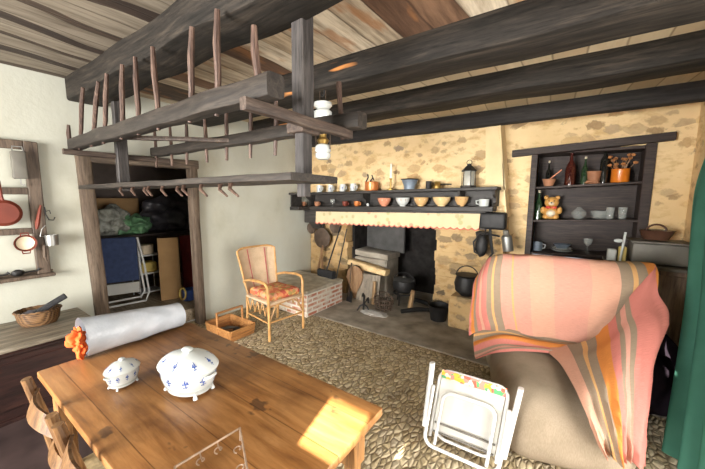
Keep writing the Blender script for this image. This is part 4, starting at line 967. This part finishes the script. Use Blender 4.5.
# ================================================================== on the mantel
def on_m(px, y, low=False): 
    p = at(px, 190, y=y); return p.x, zm(p.x, 1.4755 if low else 1.7005) + .001
def mug(px, label):
    x, z = on_m(px, 3.95); g = thing('white_mug', label, 'mug', (x, 3.95, z), 0, 'white mugs on top of the mantel')
    b = MB(); b.lathe([(0, 0), (.04, 0), (.045, .01), (.045, .115), (.040, .115), (.038, .012), (0, .012)], n=24); b.build('cup', 'whiteglaze', g)
    b = MB(); b.tube([(.04, 0, .09), (.075, 0, .085), (.075, 0, .04), (.042, 0, .03)], .007, 6); b.build('handle', 'whiteglaze', g)
    b = MB(); motif(b, [(.045, .0), (.045, .12)], 1, 1, -1.0, .055, .02, 3); b.build('painted_sprig', 'blueglaze', g)
    return g
m0 = mug(319.5, 'leftmost of the four white mugs on the mantel, beside the rack post')
for px, lb in ((330.5, 'second white mug from the left on top of the mantel'), (342.5, 'third white mug from the left on top of the mantel'), (353, 'rightmost of the four white mugs on the mantel, next to the orange pot')):
    x, z = on_m(px, 3.95); dup(m0, (x, 3.95, z), lb)
x, z = on_m(371.5, 3.96); g = thing('copper_pot', 'orange copper pot with black handle on top of the mantel', 'pot', (x, 3.96, z))
b = MB(); b.lathe([(0, 0), (.095, 0), (.10, .015), (.10, .12), (.108, .13), (.098, .13), (.09, .02), (0, .02)], n=28); b.build('pot', 'copper', g)
b = MB(); b.tube([(-.1, 0, .12), (-.06, 0, .20), (-.07, 0, .24)], .010, 6); b.tube([(-.03, 0, .13), (.02, 0, .19), (.0, 0, .23), (.04, 0, .15)], .009, 6); b.build('handle', 'iron', g)
x, z = on_m(390.5, 3.95); g = thing('candlestick', 'brass candlestick on top of the mantel', 'candlestick', (x, 3.95, z))
b = MB(); b.lathe([(0, 0), (.055, 0), (.055, .012), (.015, .03), (.012, .14), (.02, .15), (.024, .165), (0, .166)], n=20); b.build('stick', 'brass', g)
single(MB().lathe([(0, 0), (.014, 0), (.013, .19), (.004, .2), (0, .21)], n=14), 'candle', 'candle', 'tall white candle standing in the brass candlestick', 'candle', (x, 3.95, z + .168))
x, z = on_m(409.5, 3.95); g = thing('enamel_basin', 'blue-grey flared metal pan on top of the mantel', 'pan', (x, 3.95, z))
b = MB(); b.lathe([(0, 0), (.075, 0), (.08, .05), (.11, .13), (.115, .135), (.104, .132), (.07, .05), (0, .012)], n=28); b.build('basin', 'bluegrey', g)
b = MB(); b.tube([(.115 * math.cos(i * PI / 12), .115 * math.sin(i * PI / 12), .135) for i in range(24)], .008, 6, closed=True); b.build('rim', 'iron', g)
x, z = on_m(437, 3.95); g = thing('coffee_pot', 'small brass and black long-handled coffee pot on top of the mantel', 'coffee pot', (x, 3.95, z))
b = MB(); b.lathe([(0, 0), (.05, 0), (.055, .03), (.035, .07), (.045, .09), (0, .085)], n=20); b.build('pot', 'brass', g)
b = MB(); b.tube([(.03, 0, .05), (.12, -.02, .055), (.19, -.03, .05)], [.007, .009, .011], 6); b.build('handle', 'iron', g)
b = MB(); b.lathe([(0, 0), (.035, 0), (.04, .1), (.034, .1), (.03, .01), (0, .01)], n=18); x, z = on_m(430, 3.96); single(b, 'iron_mortar', 'iron', 'small dark cup left of the brass coffee pot on the mantel', 'cup', (x - .02, 3.96, z))
x, z = on_m(468, 3.95); g = thing('lantern', 'black glass-sided lantern at the right end of the mantel', 'lantern', (x, 3.95, z))
b = MB(); b.lathe([(0, 0), (.095, 0), (.095, .02), (.085, .025), (0, .025)], n=6); b.build('base', 'iron', g)
for i in range(6):
    a = i * PI / 3; b = MB(); b.cyl((.08 * math.cos(a), .08 * math.sin(a), .02), (.08 * math.cos(a), .08 * math.sin(a), .20), .004, .004, 6); b.build('bar', 'iron', g)
b = MB(); b.lathe([(.088, .195), (.09, .203), (.04, .255), (.025, .265), (.028, .285), (.0, .29)], n=6); b.build('roof', 'iron', g)
b = MB(); b.lathe([(.07, .03), (.07, .2)], n=6); b.build('glazing', 'tealglass', g)
b = MB(); b.tube([(.03 * math.cos(i * PI / 8), 0, .30 + .03 * math.sin(i * PI / 8)) for i in range(16)], .004, 5, closed=True); b.build('ring', 'iron', g)
# lower tier: cups and bowls
def cup(px, m, label, r=.045, h=.075):
    x, z = on_m(px, 3.93, True); g = thing('small_cup', label, 'cup', (x, 3.93, z), 0, 'small cups on the lower mantel tier')
    b = MB(); b.lathe([(0, 0), (r * .6, 0), (r * .95, h * .4), (r, h), (r * .9, h), (r * .8, h * .4), (0, h * .12)], n=22); b.build('cup', m, g)
    b = MB(); b.tube([(r * .9, 0, h * .8), (r * 1.6, 0, h * .75), (r * 1.5, 0, h * .3), (r * .8, 0, h * .25)], .006, 6); b.build('handle', m, g)
cup(303, 'terracotta', 'red-brown cup at the far left of the lower mantel tier, partly behind the rack post')
cup(317, 'terracotta', 'red-brown cup just right of the rack post on the lower mantel tier')
cup(345, 'redenamel', 'red enamel cup left of the darker copper-toned one on the lower mantel tier')
cup(357, 'copper', 'copper-toned cup beside the left bracket of the lower mantel tier')
x, z = on_m(332.5, 3.93, True); single(MB().lathe([(0, 0), (.03, 0), (.03, .006), (.006, .012), (.006, .04), (.035, .06), (.04, .11), (.037, .11), (.03, .065), (0, .05)], n=20), 'glass_goblet', 'clear', 'small clear goblet among the red cups on the lower mantel tier', 'glass', (x, 3.93, z))
x, z = on_m(368, 3.92, True); single(MB().lathe([(0, 0), (.018, 0), (.022, .03), (.012, .045), (0, .05)], n=14), 'white_thimble_pot', 'whiteglaze', 'tiny white pot next to the bracket on the lower mantel tier', 'pot', (x, 3.92, z))
def bowl(px, m, label, r=.098, inside=None):
    x, z = on_m(px, 3.93, True); g = thing('bowl', label, 'bowl', (x, 3.93, z), 0, 'footed bowls on the lower mantel tier')
    b = MB(); b.lathe([(0, 0), (.42 * r, 0), (.44 * r, .016), (.62 * r, .026), (.9 * r, .072), (r, .116), (.95 * r, .118), (.8 * r, .07), (.5 * r, .036), (0, .03)], n=32); b.build('bowl', m, g)
    b = MB(); pr = [(.62 * r, .026), (.9 * r, .072), (r, .116)]
    for i in range(9): motif(b, pr, 1, 1, 2 * PI * i / 9, .086, .011, i)
    b.build('painted_band', inside or 'cream', g); return g
bowl(384.5, 'bowl_pink', 'salmon pink footed bowl on the lower mantel tier')
bowl(403, 'whiteglaze', 'white footed bowl with brown painted band on the lower mantel tier', inside='terracotta')
bowl(421.5, 'bowl_ochre', 'ochre footed bowl between the white one and the widest yellow one', .098)
bowl(442, 'bowl_yellow', 'widest pale yellow footed bowl on the lower mantel tier', .112)
bowl(462, 'bowl_ochre', 'smallest ochre footed bowl, rightmost on the lower mantel tier', .083, 'terracotta')
x, z = on_m(484.5, 3.92, True); g = thing('white_mug', 'squat white mug at the right end of the lower mantel tier', 'mug', (x, 3.93, z))
b = MB(); b.lathe([(0, 0), (.05, 0), (.055, .01), (.057, .085), (.051, .085), (.048, .012), (0, .012)], n=24); b.build('cup', 'whiteglaze', g)
b = MB(); b.tube([(-.05, 0, .07), (-.09, 0, .065), (-.085, 0, .03), (-.05, 0, .02)], .008, 6); b.build('handle', 'whiteglaze', g)
# ================================================================== wall cupboard
def zn(x, z): return z + .05 * (x - .1)
cp = thing('wall_cupboard', 'dark wooden cupboard with open shelves set in the stone wall', 'cupboard', (0, 0, 0))
def nb(n, x0, x1, y0, y1, z0, z1, tf=zn, m='darkwood'):
    b = MB(); tbox(b, x0, x1, y0, y1, z0, z1, tf, .004); b.build(n, m, cp)
flat = lambda x, z: z
nb('back_panel', -.39, .63, 4.76, 4.79, .87, 2.15, flat); 
nb('stile', -.42, -.355, 4.375, 4.45, .87, 2.155, flat); nb('stile', .595, .68, 4.375, 4.45, .87, 2.17, flat)
nb('top_panel', -.39, .63, 4.45, 4.79, 2.13, 2.165, flat)
nb('side_panel', -.40, -.37, 4.45, 4.78, .87, 2.15, flat); nb('side_panel', .61, .64, 4.45, 4.78, .87, 2.15, flat)
nb('lintel', -.63, .80, 4.33, 4.47, 2.145, 2.225)
nb('shelf', -.37, .62, 4.40, 4.77, 1.742, 1.768); nb('shelf', -.37, .62, 4.40, 4.77, 1.342, 1.368); nb('shelf', -.37, .62, 4.40, 4.77, .945, .97)
NY = 4.52
def nxz(px, zt, y=NY): x = at(px, 200, y=y).x; return x, y, zn(x, zt) + .001
S1, S2, S3 = 1.768, 1.368, .97
def bottle(px, r, h, m, label, zt=S1, cap=None, neck=.38, y=NY):
    x, y, z = nxz(px, zt, y); g = thing('bottle', label, 'bottle', (x, y, z))
    b = MB(); b.lathe([(0, 0), (r, 0), (r, h * (1 - neck) * .85), (r * .85, h * (1 - neck)), (r * .35, h * (1 - neck * .6)), (r * .30, h * .97), (r * .38, h * .97), (r * .36, h), (0, h)], n=22); b.build('body', m, g)
    if cap: b = MB(); b.lathe([(0, h), (r * .34, h), (r * .34, h + .025), (0, h + .028)], n=14); b.build('cap', cap, g)
    return g
bottle(546.5, .032, .29, 'darkglass', 'small dark bottle standing in the clay bowl at the left of the top cupboard shelf', S1, 'cream', y=4.60)
x, y, z = nxz(547.5, S1, 4.50); single(MB().lathe([(0, 0), (.045, 0), (.07, .08), (.072, .085), (.06, .08), (.04, .01), (0, .01)], n=24), 'clay_bowl', 'terracotta', 'small clay bowl at the left end of the top cupboard shelf', 'bowl', (x, y - .03, z))
b = MB(); b.tube([(0, 0, .09), (.11, 0, .19)], .007, 6); single(b, 'pink_straw', 'bowl_pink', 'thin pink stick leaning out of the clay bowl on the top cupboard shelf', 'stick', (x + .01, y - .03, z))
bottle(568, .052, .37, 'brownglass', 'tall dark red wine bottle, second from the left on the top cupboard shelf', S1, 'cream')
bottle(582, .034, .29, 'greenglass', 'slim grey-green bottle between the wine bottle and the clay pot', S1, 'cream')
x, y, z = nxz(591.5, S1, 4.49); single(MB().lathe([(.0, 0), (.058, 0), (.066, .012), (.052, .02), (.065, .13), (.07, .14), (.06, .14), (0, .12)], n=24), 'clay_pot', 'terracotta', 'small terracotta pot in the middle of the top cupboard shelf', 'pot', (x, y, z))
b = MB(); b.tube([(.05 * math.cos(i * PI / 10), .0, .05 * math.sin(i * PI / 10) * .5) for i in range(11)], .012, 6); single(b, 'clay_ring', 'terracotta', 'small brown arched clay piece in front of the terracotta pot', 'ornament', (x - .02, y - .10, z + .004))
bottle(601, .040, .385, 'darkglass', 'tallest black bottle with wire stopper on the top cupboard shelf', S1, 'whiteglaze', .3)
x, y, z = nxz(617.5, S1, 4.50); g = thing('orange_pot', 'bright orange glazed pot at the right of the top cupboard shelf', 'pot', (x, y, z))
b = MB(); b.lathe([(0, 0), (.075, 0), (.08, .01), (.08, .14), (.084, .145), (.074, .145), (.07, .02), (0, .02)], n=28); b.build('pot', 'orangepot', g)
pf = thing('dried_flowers', 'dried orange flowers standing in the orange pot', 'flowers', (x, y, z + .02)); rr = random.Random(5)
for i in range(16):
    a = rr.uniform(0, 2 * PI); q = rr.uniform(.02, .15); h = rr.uniform(.15, .28); e = (q * math.cos(a) - .02, q * .6 * math.sin(a), h)
    b = MB(); b.tube([(.02 * math.cos(a), .02 * math.sin(a), .0), (e[0] * .5, e[1] * .5, h * .6), e], .003, 5); st = b.build('stem', 'brownstick', pf)
    b = MB(); b.ball(e, .020, 2, (1, 1, .8), .4, 4, i); b.build('flower_head', 'dried', st)
bottle(539, .042, .33, 'greenglass', 'deep green bottle at the left end of the middle cupboard shelf', S2, 'cream')
x, y, z = nxz(552, S2, 4.52); g = thing('bear_jar', 'honey-coloured ceramic bear with red bow on the middle cupboard shelf', 'ornament', (x, y, z))
b = MB(); b.ball((0, 0, .085), .085, 3, (1, .8, 1)); b.ball((0, -.01, .205), .072, 3, (1.05, .9, .92)); b.ball((-.05, 0, .03), .045, 2, (.9, 1.3, .7)); b.ball((.05, 0, .03), .045, 2, (.9, 1.3, .7)); b.ball((-.085, -.02, .11), .035, 2, (.8, .9, 1.3)); b.ball((.085, -.02, .11), .035, 2, (.8, .9, 1.3))
b.build('body', 'bear', g)
for s_ in (-1, 1):
    b = MB(); b.ball((s_ * .058, 0, .262), .026, 2, (1, .6, 1)); b.build('ear', 'bear', g)
    b = MB(); b.ball((s_ * .026, -.068, .222), .008, 2); b.build('eye', 'iron', g)
b = MB(); b.ball((0, -.062, .192), .03, 2, (1.1, .7, .8)); b.build('muzzle', 'cream', g)
b = MB(); b.ball((0, -.088, .20), .009, 2); b.build('nose', 'iron', g)
b = MB(); b.ball((-.03, -.07, .145), .026, 2, (1.1, .5, .7)); b.ball((.03, -.07, .145), .026, 2, (1.1, .5, .7)); b.build('bow', 'red', g)
b = MB(); b.ball((0, -.055, .075), .05, 2, (1, .5, .9)); b.build('belly', 'cream', g)
def glassw(px, m, r, h, label, zt=S2, y=4.50, n='drinking_glass'):
    x, y, z = nxz(px, zt, y); single(MB().lathe([(0, 0), (r * .8, 0), (r, h), (r * .93, h), (r * .72, .01), (0, .012)], n=22), n, m, label, 'glass', (x, y, z))
x, y, z = nxz(580, S2, 4.50); single(MB().lathe([(0, 0), (.04, 0), (.045, .01), (.075, .05), (.07, .09), (.04, .115), (.02, .14), (0, .145)], n=24), 'glass_bowl', 'clear', 'clear lidded glass bowl in the middle of the middle cupboard shelf', 'bowl', (x, y, z))
x, y, z = nxz(601, S2, 4.56); single(MB().lathe([(0, 0), (.06, 0), (.085, .05), (.09, .09), (.08, .09), (.05, .02), (0, .015)], n=24), 'glass_dish', 'clear', 'shallow clear glass dish right of the lidded bowl on the middle shelf', 'dish', (x, y, z))
glassw(611.5, 'clear', .04, .13, 'clear tumbler next to the shallow dish on the middle cupboard shelf')
glassw(624, 'clear', .042, .13, 'clear tumbler at the right end of the middle cupboard shelf')
x, y, z = nxz(541, S3, 4.55); g = thing('blue_mug', 'small blue and white mug at the left of the lowest cupboard shelf', 'mug', (x, y, z))
b = MB(); b.lathe([(0, 0), (.05, 0), (.058, .02), (.055, .11), (.048, .11), (.045, .02), (0, .015)], n=22); b.build('cup', 'bluegrey', g)
b = MB(); b.tube([(.05, 0, .09), (.085, 0, .08), (.08, 0, .04), (.05, 0, .03)], .007, 6); b.build('handle', 'whiteglaze', g)
x, y, z = nxz(566, S3, 4.55)
for k, (dz, r) in enumerate(((0, .115), (.026, .108))):
    single(MB().lathe([(0, 0), (.06 , 0), (r * .75, .006), (r, .022), (r * .97, .025), (r * .7, .011), (0, .008)], n=28), 'plate', 'whiteglaze', ['lower of two white plates stacked on the lowest cupboard shelf', 'upper of two white plates stacked on the lowest cupboard shelf, under the bluish dish'][k], 'plate', (x, y, z + dz))
single(MB().lathe([(0, 0), (.05, 0), (.085, .05), (.09, .055), (.08, .052), (.045, .01), (0, .008)], n=28), 'dish', 'bluegrey', 'bluish dish on top of the stacked plates on the lowest cupboard shelf', 'dish', (x, y, z + .036))
x, y, z = nxz(592, S3, 4.52); single(MB().lathe([(0, 0), (.04, 0), (.04, .004), (.007, .012), (.006, .08), (.04, .11), (.048, .17), (.044, .17), (.035, .11), (0, .09)], n=22), 'stem_glass', 'clear', 'clear stemmed glass standing alone on the lowest cupboard shelf', 'glass', (x, y, z))
# ---------------------------------------------------------------- cabinet on the right
cb = thing('side_cabinet', 'grey-brown wooden cabinet in the right back corner behind the armchair', 'cabinet', (.64, 4.12, 0))
b = MB(); b.box((0, 0, .60), (.58, .44, .72), bev=.004); b.build('body', 'cabwood', cb)
b = MB(); b.box((0, -.01, .975), (.61, .47, .03), bev=.005); b.build('top', 'greymetal', cb)
b = MB(); b.box((.0, -.225, .62), (.52, .016, .60), bev=.004); D = b.build('door', 'cabwood', cb)
b = MB(); b.ball((-.2, -.245, .66), .014, 2); b.build('knob', 'brass', D)
for sx in (-1, 1):
    for sy in (-1, 1):
        b = MB(); b.box((sx * .26, sy * .19, .13), (.045, .045, .26)); b.build('leg', 'cabwood', cb)
b = MB(); b.box((0, -.23, .265), (.58, .012, .02), bev=.003); b.build('brass_strip', 'brass', cb)
tr = thing('roasting_tin', 'wide dusty grey metal tin standing on the side cabinet', 'tin', (.725, 4.13, .99))
b = MB(); b.box((0, 0, .105), (.40, .32, .19), bev=.02, seg=2); b.build('body', 'greymetal', tr)
b = MB(); b.box((0, 0, .212), (.43, .35, .02), bev=.007); b.build('lid', 'greymetal', tr)
pn = thing('earthenware_casserole', 'brown glazed earthenware casserole with an arched handle on top of the grey tin', 'casserole', (.70, 4.10, 1.222))
b = MB(); b.lathe([(0, 0), (.09, 0), (.115, .05), (.13, .085), (.138, .09), (.122, .085), (.085, .012), (0, .012)], n=32, sx=1., sy=.8); b.build('dish', 'glazed_brown', pn)
b = MB(); b.tube([(.07 * math.cos(i * PI / 12), 0, .085 + .06 * math.sin(i * PI / 12)) for i in range(13)], .009, 8); b.build('handle', 'glazed_brown', pn)
b = MB(); b.lathe([(0, .08), (.11, .084), (.05, .10), (0, .105)], n=28, sx=1., sy=.8); b.build('lid', 'glazed_brown', pn)
x0 = at(625, 245, y=4.0).x
for i, (dx, w, h, m, n, lb, c) in enumerate(((-.02, .09, .12, 'whiteglaze', 'white_canister', 'small white canister at the left end of the side cabinet top', 'canister'), (.06, .075, .15, 'yellow', 'yellow_packet', 'small yellowish packet left of the grey tin on the side cabinet', 'packet'))):
    b = MB(); b.box((0, 0, h / 2), (w * .8, w * .8, h), bev=.008); single(b, n, m, lb, c, (.40 + dx, 4.02, .991))
b = MB(); b.tube([(0, 0, .0), (.008, 0, .12), (.02, .0, .30)], [.011, .010, .010], 8); b.ball((-.028, -.02, .215), .028, 2, (1.3, .6, .7))
single(b, 'white_ladle', 'whiteglaze', 'white upright long-handled spoon between the canister and the grey tin', 'spoon', (.44, 3.94, .991))
b = MB(); b.ball((0, 0, .23), .25, 4, (1, .9, 1), .22, 2, 8)
for v in b.bm.verts: v.co.z = max(v.co.z, .002)
single(b, 'dark_bag', 'darkpurple', 'dark purple bag on the floor below the side cabinet, beside the green curtain', 'bag', (.60, 3.62, 0), 0, None, 60)
b = MB(); b.ball((0, 0, .2), .24, 4, (.9, 1.1, .95), .25, 2, 21)  # extra bag added to darken the lit floor gap behind the throw
for v in b.bm.verts: v.co.z = max(v.co.z, .002)
single(b, 'dark_bag', 'darkpurple', 'added dark purple bag covering the lit floor right behind the striped throw, nearer than the other', 'bag', (.60, 3.16, 0), 0, None, 60)
# ================================================================== armchair and throw
AO, AYAW = V((.06, 2.82, 0)), math.radians(15)
ac = thing('armchair', 'bulky armchair in a taupe woven cover, under the striped throw at the right', 'armchair', AO, AYAW)
def soft(c, d, bev, amp, seed, fr=2.5, cuts=3):
    b = MB(); b.box(c, d, bev=bev, seg=5); bmesh.ops.subdivide_edges(b.bm, edges=[e for e in b.bm.edges if e.calc_length() > .12], cuts=cuts, use_grid_fill=True)
    for v in b.bm.verts: v.co += noise.noise_vector(v.co * fr + V((seed, 0, 0))) * amp
    return b
soft((0, .30, .55), (1.06, .20, 1.03), .09, .012, 1).build('backrest', 'taupe', ac)
b = soft((-.16, -.27, .225), (.72, 1.02, .45), .19, .02, 4)
for v in b.bm.verts:
    if v.co.y < -.3: v.co.y -= .03 * (1 - v.co.z / .55); v.co.x *= 1 + .05 * (1 - v.co.z / .55)
b.build('seat', 'taupe', ac, 60)
wm = Matrix.Translation(AO) @ Matrix.Rotation(AYAW, 4, 'Z')
def loc_(x, y, z): return wm @ V((x, y, z))
def bez(pts, t):
    """smooth curve through points (Catmull-Rom)"""
    n = len(pts) - 1; t = min(max(t, 0), 1) * n; i = min(int(t), n - 1); f = t - i
    p0, p1, p2, p3 = pts[max(i - 1, 0)], pts[i], pts[i + 1], pts[min(i + 2, n)]
    return .5 * ((2 * p1) + (p2 - p0) * f + (2 * p0 - 5 * p1 + 4 * p2 - p3) * f * f + (3 * p1 - p0 - 3 * p2 + p3) * f ** 3)
def lerpgrid(rows, u, v):
    return bez([bez(r, u) for r in rows], v)
thr = MB()
# front fall over the backrest: over the top, down the face, into the seat crease
yb = .175
rowsA = [
 [loc_(-.60, .42, .86), loc_(-.55, .40, 1.05), loc_(-.30, .41, 1.10), loc_(0, .41, 1.10), loc_(.30, .41, 1.09), loc_(.60, .44, 1.10)],
 [loc_(-.66, .34, .86), loc_(-.545, .26, 1.075), loc_(-.30, .25, 1.105), loc_(0, .26, 1.10), loc_(.30, .25, 1.09), loc_(.60, .26, 1.10)],
 [loc_(-.68, .22, .78), loc_(-.575, .165, .95), loc_(-.30, .16, .93), loc_(0, .15, .91), loc_(.30, .14, .92), loc_(.56, .12, .98)],
 [loc_(-.70, .14, .56), loc_(-.57, .10, .68), loc_(-.28, .12, .68), loc_(0, .11, .68), loc_(.26, .09, .69), loc_(.49, .04, .76)],
 [loc_(-.70, .08, .42), loc_(-.53, .03, .515), loc_(-.26, .05, .51), loc_(0, .04, .505), loc_(.22, .01, .51), loc_(.40, -.04, .56)]]
def wr_(u, v, sd):
    q = V((u * 5 + v * 2.5, v * 3.5 - u * 1.5, sd)); return 1 - 2 * abs(noise.noise(q)) - .5 * abs(noise.noise(q * 2.3)) - .6
def fA(u, v):
    p = lerpgrid(rowsA, u, v); k = v * (1 - .3 * v)
    p.y -= k * (.016 * math.sin(u * 24 + v * 3 + 2 * noise.noise(V((u * 3, v * 2, 0)))) + .014 * noise.noise(V((u * 9, v * 3, 1)))) - wr_(u, v, 1) * .022 * (.2 + v); p.z += wr_(u, v, 5) * .010; return p
thr.grid(fA, 72, 36, .004, uv=lambda u, v: (u * .84, v))
# the loose end: over the seat and down the right side to the floor
wp = at
rowsB = [
 [at(545, 349, y=2.70), at(590, 340, y=2.72), at(622, 308, y=2.90), at(655, 266, y=3.20)],
 [at(553, 357, y=2.54), at(592, 349, y=2.58), at(624, 322, y=2.75), at(657, 292, y=3.04)],
 [at(562, 366, y=2.40), at(592, 358, y=2.44), at(628, 335, y=2.60), at(670, 319, y=2.86)],
 [at(578, 395, y=2.08), at(602, 390, y=2.12), at(628, 378, y=2.26), at(654, 368, y=2.55)],
 [at(590, 425, y=1.97), at(610, 424, y=2.00), at(630, 420, y=2.10), at(648, 418, y=2.30)],
 [at(604, 456, y=1.95), at(618, 462, y=1.98), at(630, 464, y=2.05), at(645, 464, y=2.20)]]
def fB(u, v):
    p = lerpgrid(rowsB, u, v); q = .018 * (.3 + v) * math.sin(u * 15 + v * 1.5) + .012 * noise.noise(V((u * 7, v * 4, 6)))
    q += wr_(u * 1.5, v * .8, 9) * .030 * (.4 + v); p.y -= q; p.x += q * .3; return p
thr.grid(fB, 48, 48, .004, uv=lambda u, v: (.62 + u * .45 if u < .84 else 1 - .0 + (u - 1) * .2, v))
# folded strip lying along the seat crease
rowsC = [
 [loc_(-.66, .10, .44), loc_(-.45, .05, .52), loc_(-.2, .05, .50), loc_(.1, .03, .51), loc_(.34, -.02, .53)],
 [loc_(-.66, .0, .36), loc_(-.46, -.06, .49), loc_(-.2, -.08, .49), loc_(.1, -.10, .495), loc_(.34, -.14, .51)],
 [loc_(-.64, -.08, .28), loc_(-.47, -.17, .42), loc_(-.22, -.16, .472), loc_(.06, -.18, .48), loc_(.30, -.28, .47)]]
def fC(u, v):
    p = lerpgrid(rowsC, u, v); p.z += .010 * math.sin(v * 14 + u * 5) + .008 * noise.noise(V((u * 6, v * 4, 3))); return p
thr.grid(fC, 48, 20, .004, uv=lambda u, v: (.70 + v * .28, u))
single(thr, 'striped_throw', 'throw', 'pink and orange striped woven throw draped over the taupe armchair', 'throw', (0, 0, 0), 0, None, 80)
# ---------------------------------------------------------------- folded garden chair
TL, TR = at(446, 370, z=.50), at(504, 388, z=.50)
BL_, BR_ = at(424, 441, z=.012), at(500, 473, z=.012)
ux = ((TR - TL) + (BR_ - BL_)).normalized(); W = ((TR - TL).length + (BR_ - BL_).length) / 2
base = (BL_ + BR_) / 2; up_ = (TL + TR) / 2 - base; Lh = up_.length; up_ = up_.normalized(); nrm = ux.cross(up_).normalized()
fc = thing('folding_chair', 'folded white metal garden chair leaning against the taupe armchair', 'folding chair', base)
def fp(x, y, n=0.): return ux * x + up_ * y + nrm * n
def utube(w, y0, y1, n, r, rb=.06):
    pts = [fp(-w, y1, n), fp(-w, y0 + rb, n)] + [fp(-w + rb - rb * math.cos(a), y0 + rb - rb * math.sin(a), n) for a in (PI / 8, PI / 4, 3 * PI / 8)] + [fp(-w + rb, y0, n), fp(w - rb, y0, n)] + [fp(w - rb + rb * math.sin(a), y0 + rb - rb * math.cos(a), n) for a in (PI / 8, PI / 4, 3 * PI / 8)] + [fp(w, y0 + rb, n), fp(w, y1, n)]
    return pts
hw = W / 2
def ntube(w, y0, y1, n, r, rb=.06):
    c = [-p for p in (0,)]
    pts = [fp(-w, y0, n), fp(-w, y1 - rb, n)] + [fp(-w + rb - rb * math.cos(a), y1 - rb + rb * math.sin(a), n) for a in (PI / 8, PI / 4, 3 * PI / 8)] + [fp(-w + rb, y1, n), fp(w - rb, y1, n)] + [fp(w - rb + rb * math.sin(a), y1 - rb + rb * math.cos(a), n) for a in (PI / 8, PI / 4, 3 * PI / 8)] + [fp(w, y1 - rb, n), fp(w, y0, n)]
    return pts
b = MB(); b.tube(ntube(hw, .05, Lh, 0, .011), .011, 10); b.build('back_frame', 'whitepaint', fc)
b = MB(); b.tube(ntube(hw - .045, .03, Lh - .12, .035, .011), .010, 10); b.build('seat_frame', 'whitepaint', fc)
b = MB(); b.tube(utube(hw + .02, .012, Lh - .10, .045, .011), .011, 10); b.build('leg_frame', 'whitepaint', fc)
b = MB(); b.tube(utube(hw - .03, .04, Lh - .2, -.03, .011), .010, 10); b.build('leg_frame', 'whitepaint', fc)
def cl(u, v): 
    return fp((u - .5) * 2 * (hw - .014), .09 + v * (Lh - .11), .012 - .012 * math.sin(u * PI) - .003 * math.sin(u * PI * 6))
b = MB(); b.grid(cl, 24, 12, .008); S = b.build('backing_cloth', 'whitecloth', fc)
b = MB(); b.grid(lambda u, v: fp((u - .5) * 2 * (hw - .012), Lh - .045 + v * .052, .018 + .004 * math.sin(v * PI)), 16, 4, .006); b.build('floral_edge', 'floralband', fc)
for s_ in (-1, 1):
    b = MB(); a0 = fp(s_ * (hw + .035), .12, .03); a1 = fp(s_ * (hw + .055), Lh + .035, .03)
    b.beam(a0, a1, .03, .05, 16, .0, 1, 1, .45); A_ = b.build('armrest', 'whitepaint', fc)
    b = MB(); b.ball(a1 * .97 + fp(0, 0, .018) , .006, 1); b.build('rivet', 'iron', A_)
for y in (.16, .22):
    b = MB(); b.tube([fp(-hw + .02, y - .06, .02), fp(hw - .02, y - .06, .02)], .006, 6); b.build('cross_bar', 'greymetal', fc)
# ---------------------------------------------------------------- curtain
cu = thing('green_curtain', 'long translucent green curtain hanging at the right edge by the open door', 'curtain', (.85, 2.9, 0))
Lt, Lb, Rt_, Rb = V((.90, 3.50, 2.3)), V((.60, 2.60, .06)), V((.90, 2.30, 2.3)), V((.84, 1.95, .06))
Lm = at(684, 300, x=.80)
def cfn(u, v):
    L = bez([Lt, at(693, 190, x=.86), Lm, Lb], v); R = bez([Rt_, V((.9, 2.2, 1.5)), V((.88, 2.1, .8)), Rb], v)
    p = L.lerp(R, u); p.x += .040 * math.sin(u * 34 + v * 1.5) * (.5 + .5 * v); return p - V((.85, 2.9, 0))
b = MB(); b.grid(cfn, 90, 40, .003); b.build('cloth', 'curtain', cu, 80)
b = MB(); b.tube([(.05, .75, 2.31), (.05, -1.0, 2.31)], .012, 8); b.build('curtain_rod', 'iron', cu)
# ================================================================== light
def area(name, loc, rot, sx, sy, power, col=(1, 1, 1)):
    l = bpy.data.lights.new(name, 'AREA'); l.shape = 'RECTANGLE'; l.size = sx; l.size_y = sy; l.energy = power; l.color = col
    o = bpy.data.objects.new(name, l); COL.objects.link(o); o.location = loc; o.rotation_euler = rot; return o
area('door_daylight', (XR + .19, 1.05, 1.1), (0, PI / 2, 0), 2.05, 1.6, 105, (1, .965, .90))
wl = area('window_daylight', (-1.7, YR - .19, 1.35), (PI / 2, 0, 0), 2.15, 1.6, 330, (1, .98, .94)); wl.data.spread = math.radians(125)
sl = bpy.data.lights.new('sun', 'SUN'); sl.energy = 45; sl.angle = math.radians(.6); sl.color = (1, .95, .85)
so = bpy.data.objects.new('sun', sl); COL.objects.link(so)
sd = V((-.16, .65, -.55)); so.rotation_euler = sd.to_track_quat('-Z', 'Y').to_euler()
w = bpy.data.worlds.new('sky'); SC.world = w; w.use_nodes = True
bg = w.node_tree.nodes['Background']; bg.inputs[0].default_value = (.88, .93, 1, 1); bg.inputs[1].default_value = 1.0
SC.view_settings.view_transform = 'Standard'; SC.view_settings.look = 'None'; SC.view_settings.gamma = 1; SC.view_settings.exposure = 0.25
SC.view_settings.use_curve_mapping = False
SC.cycles.max_bounces = 8; SC.cycles.diffuse_bounces = 5
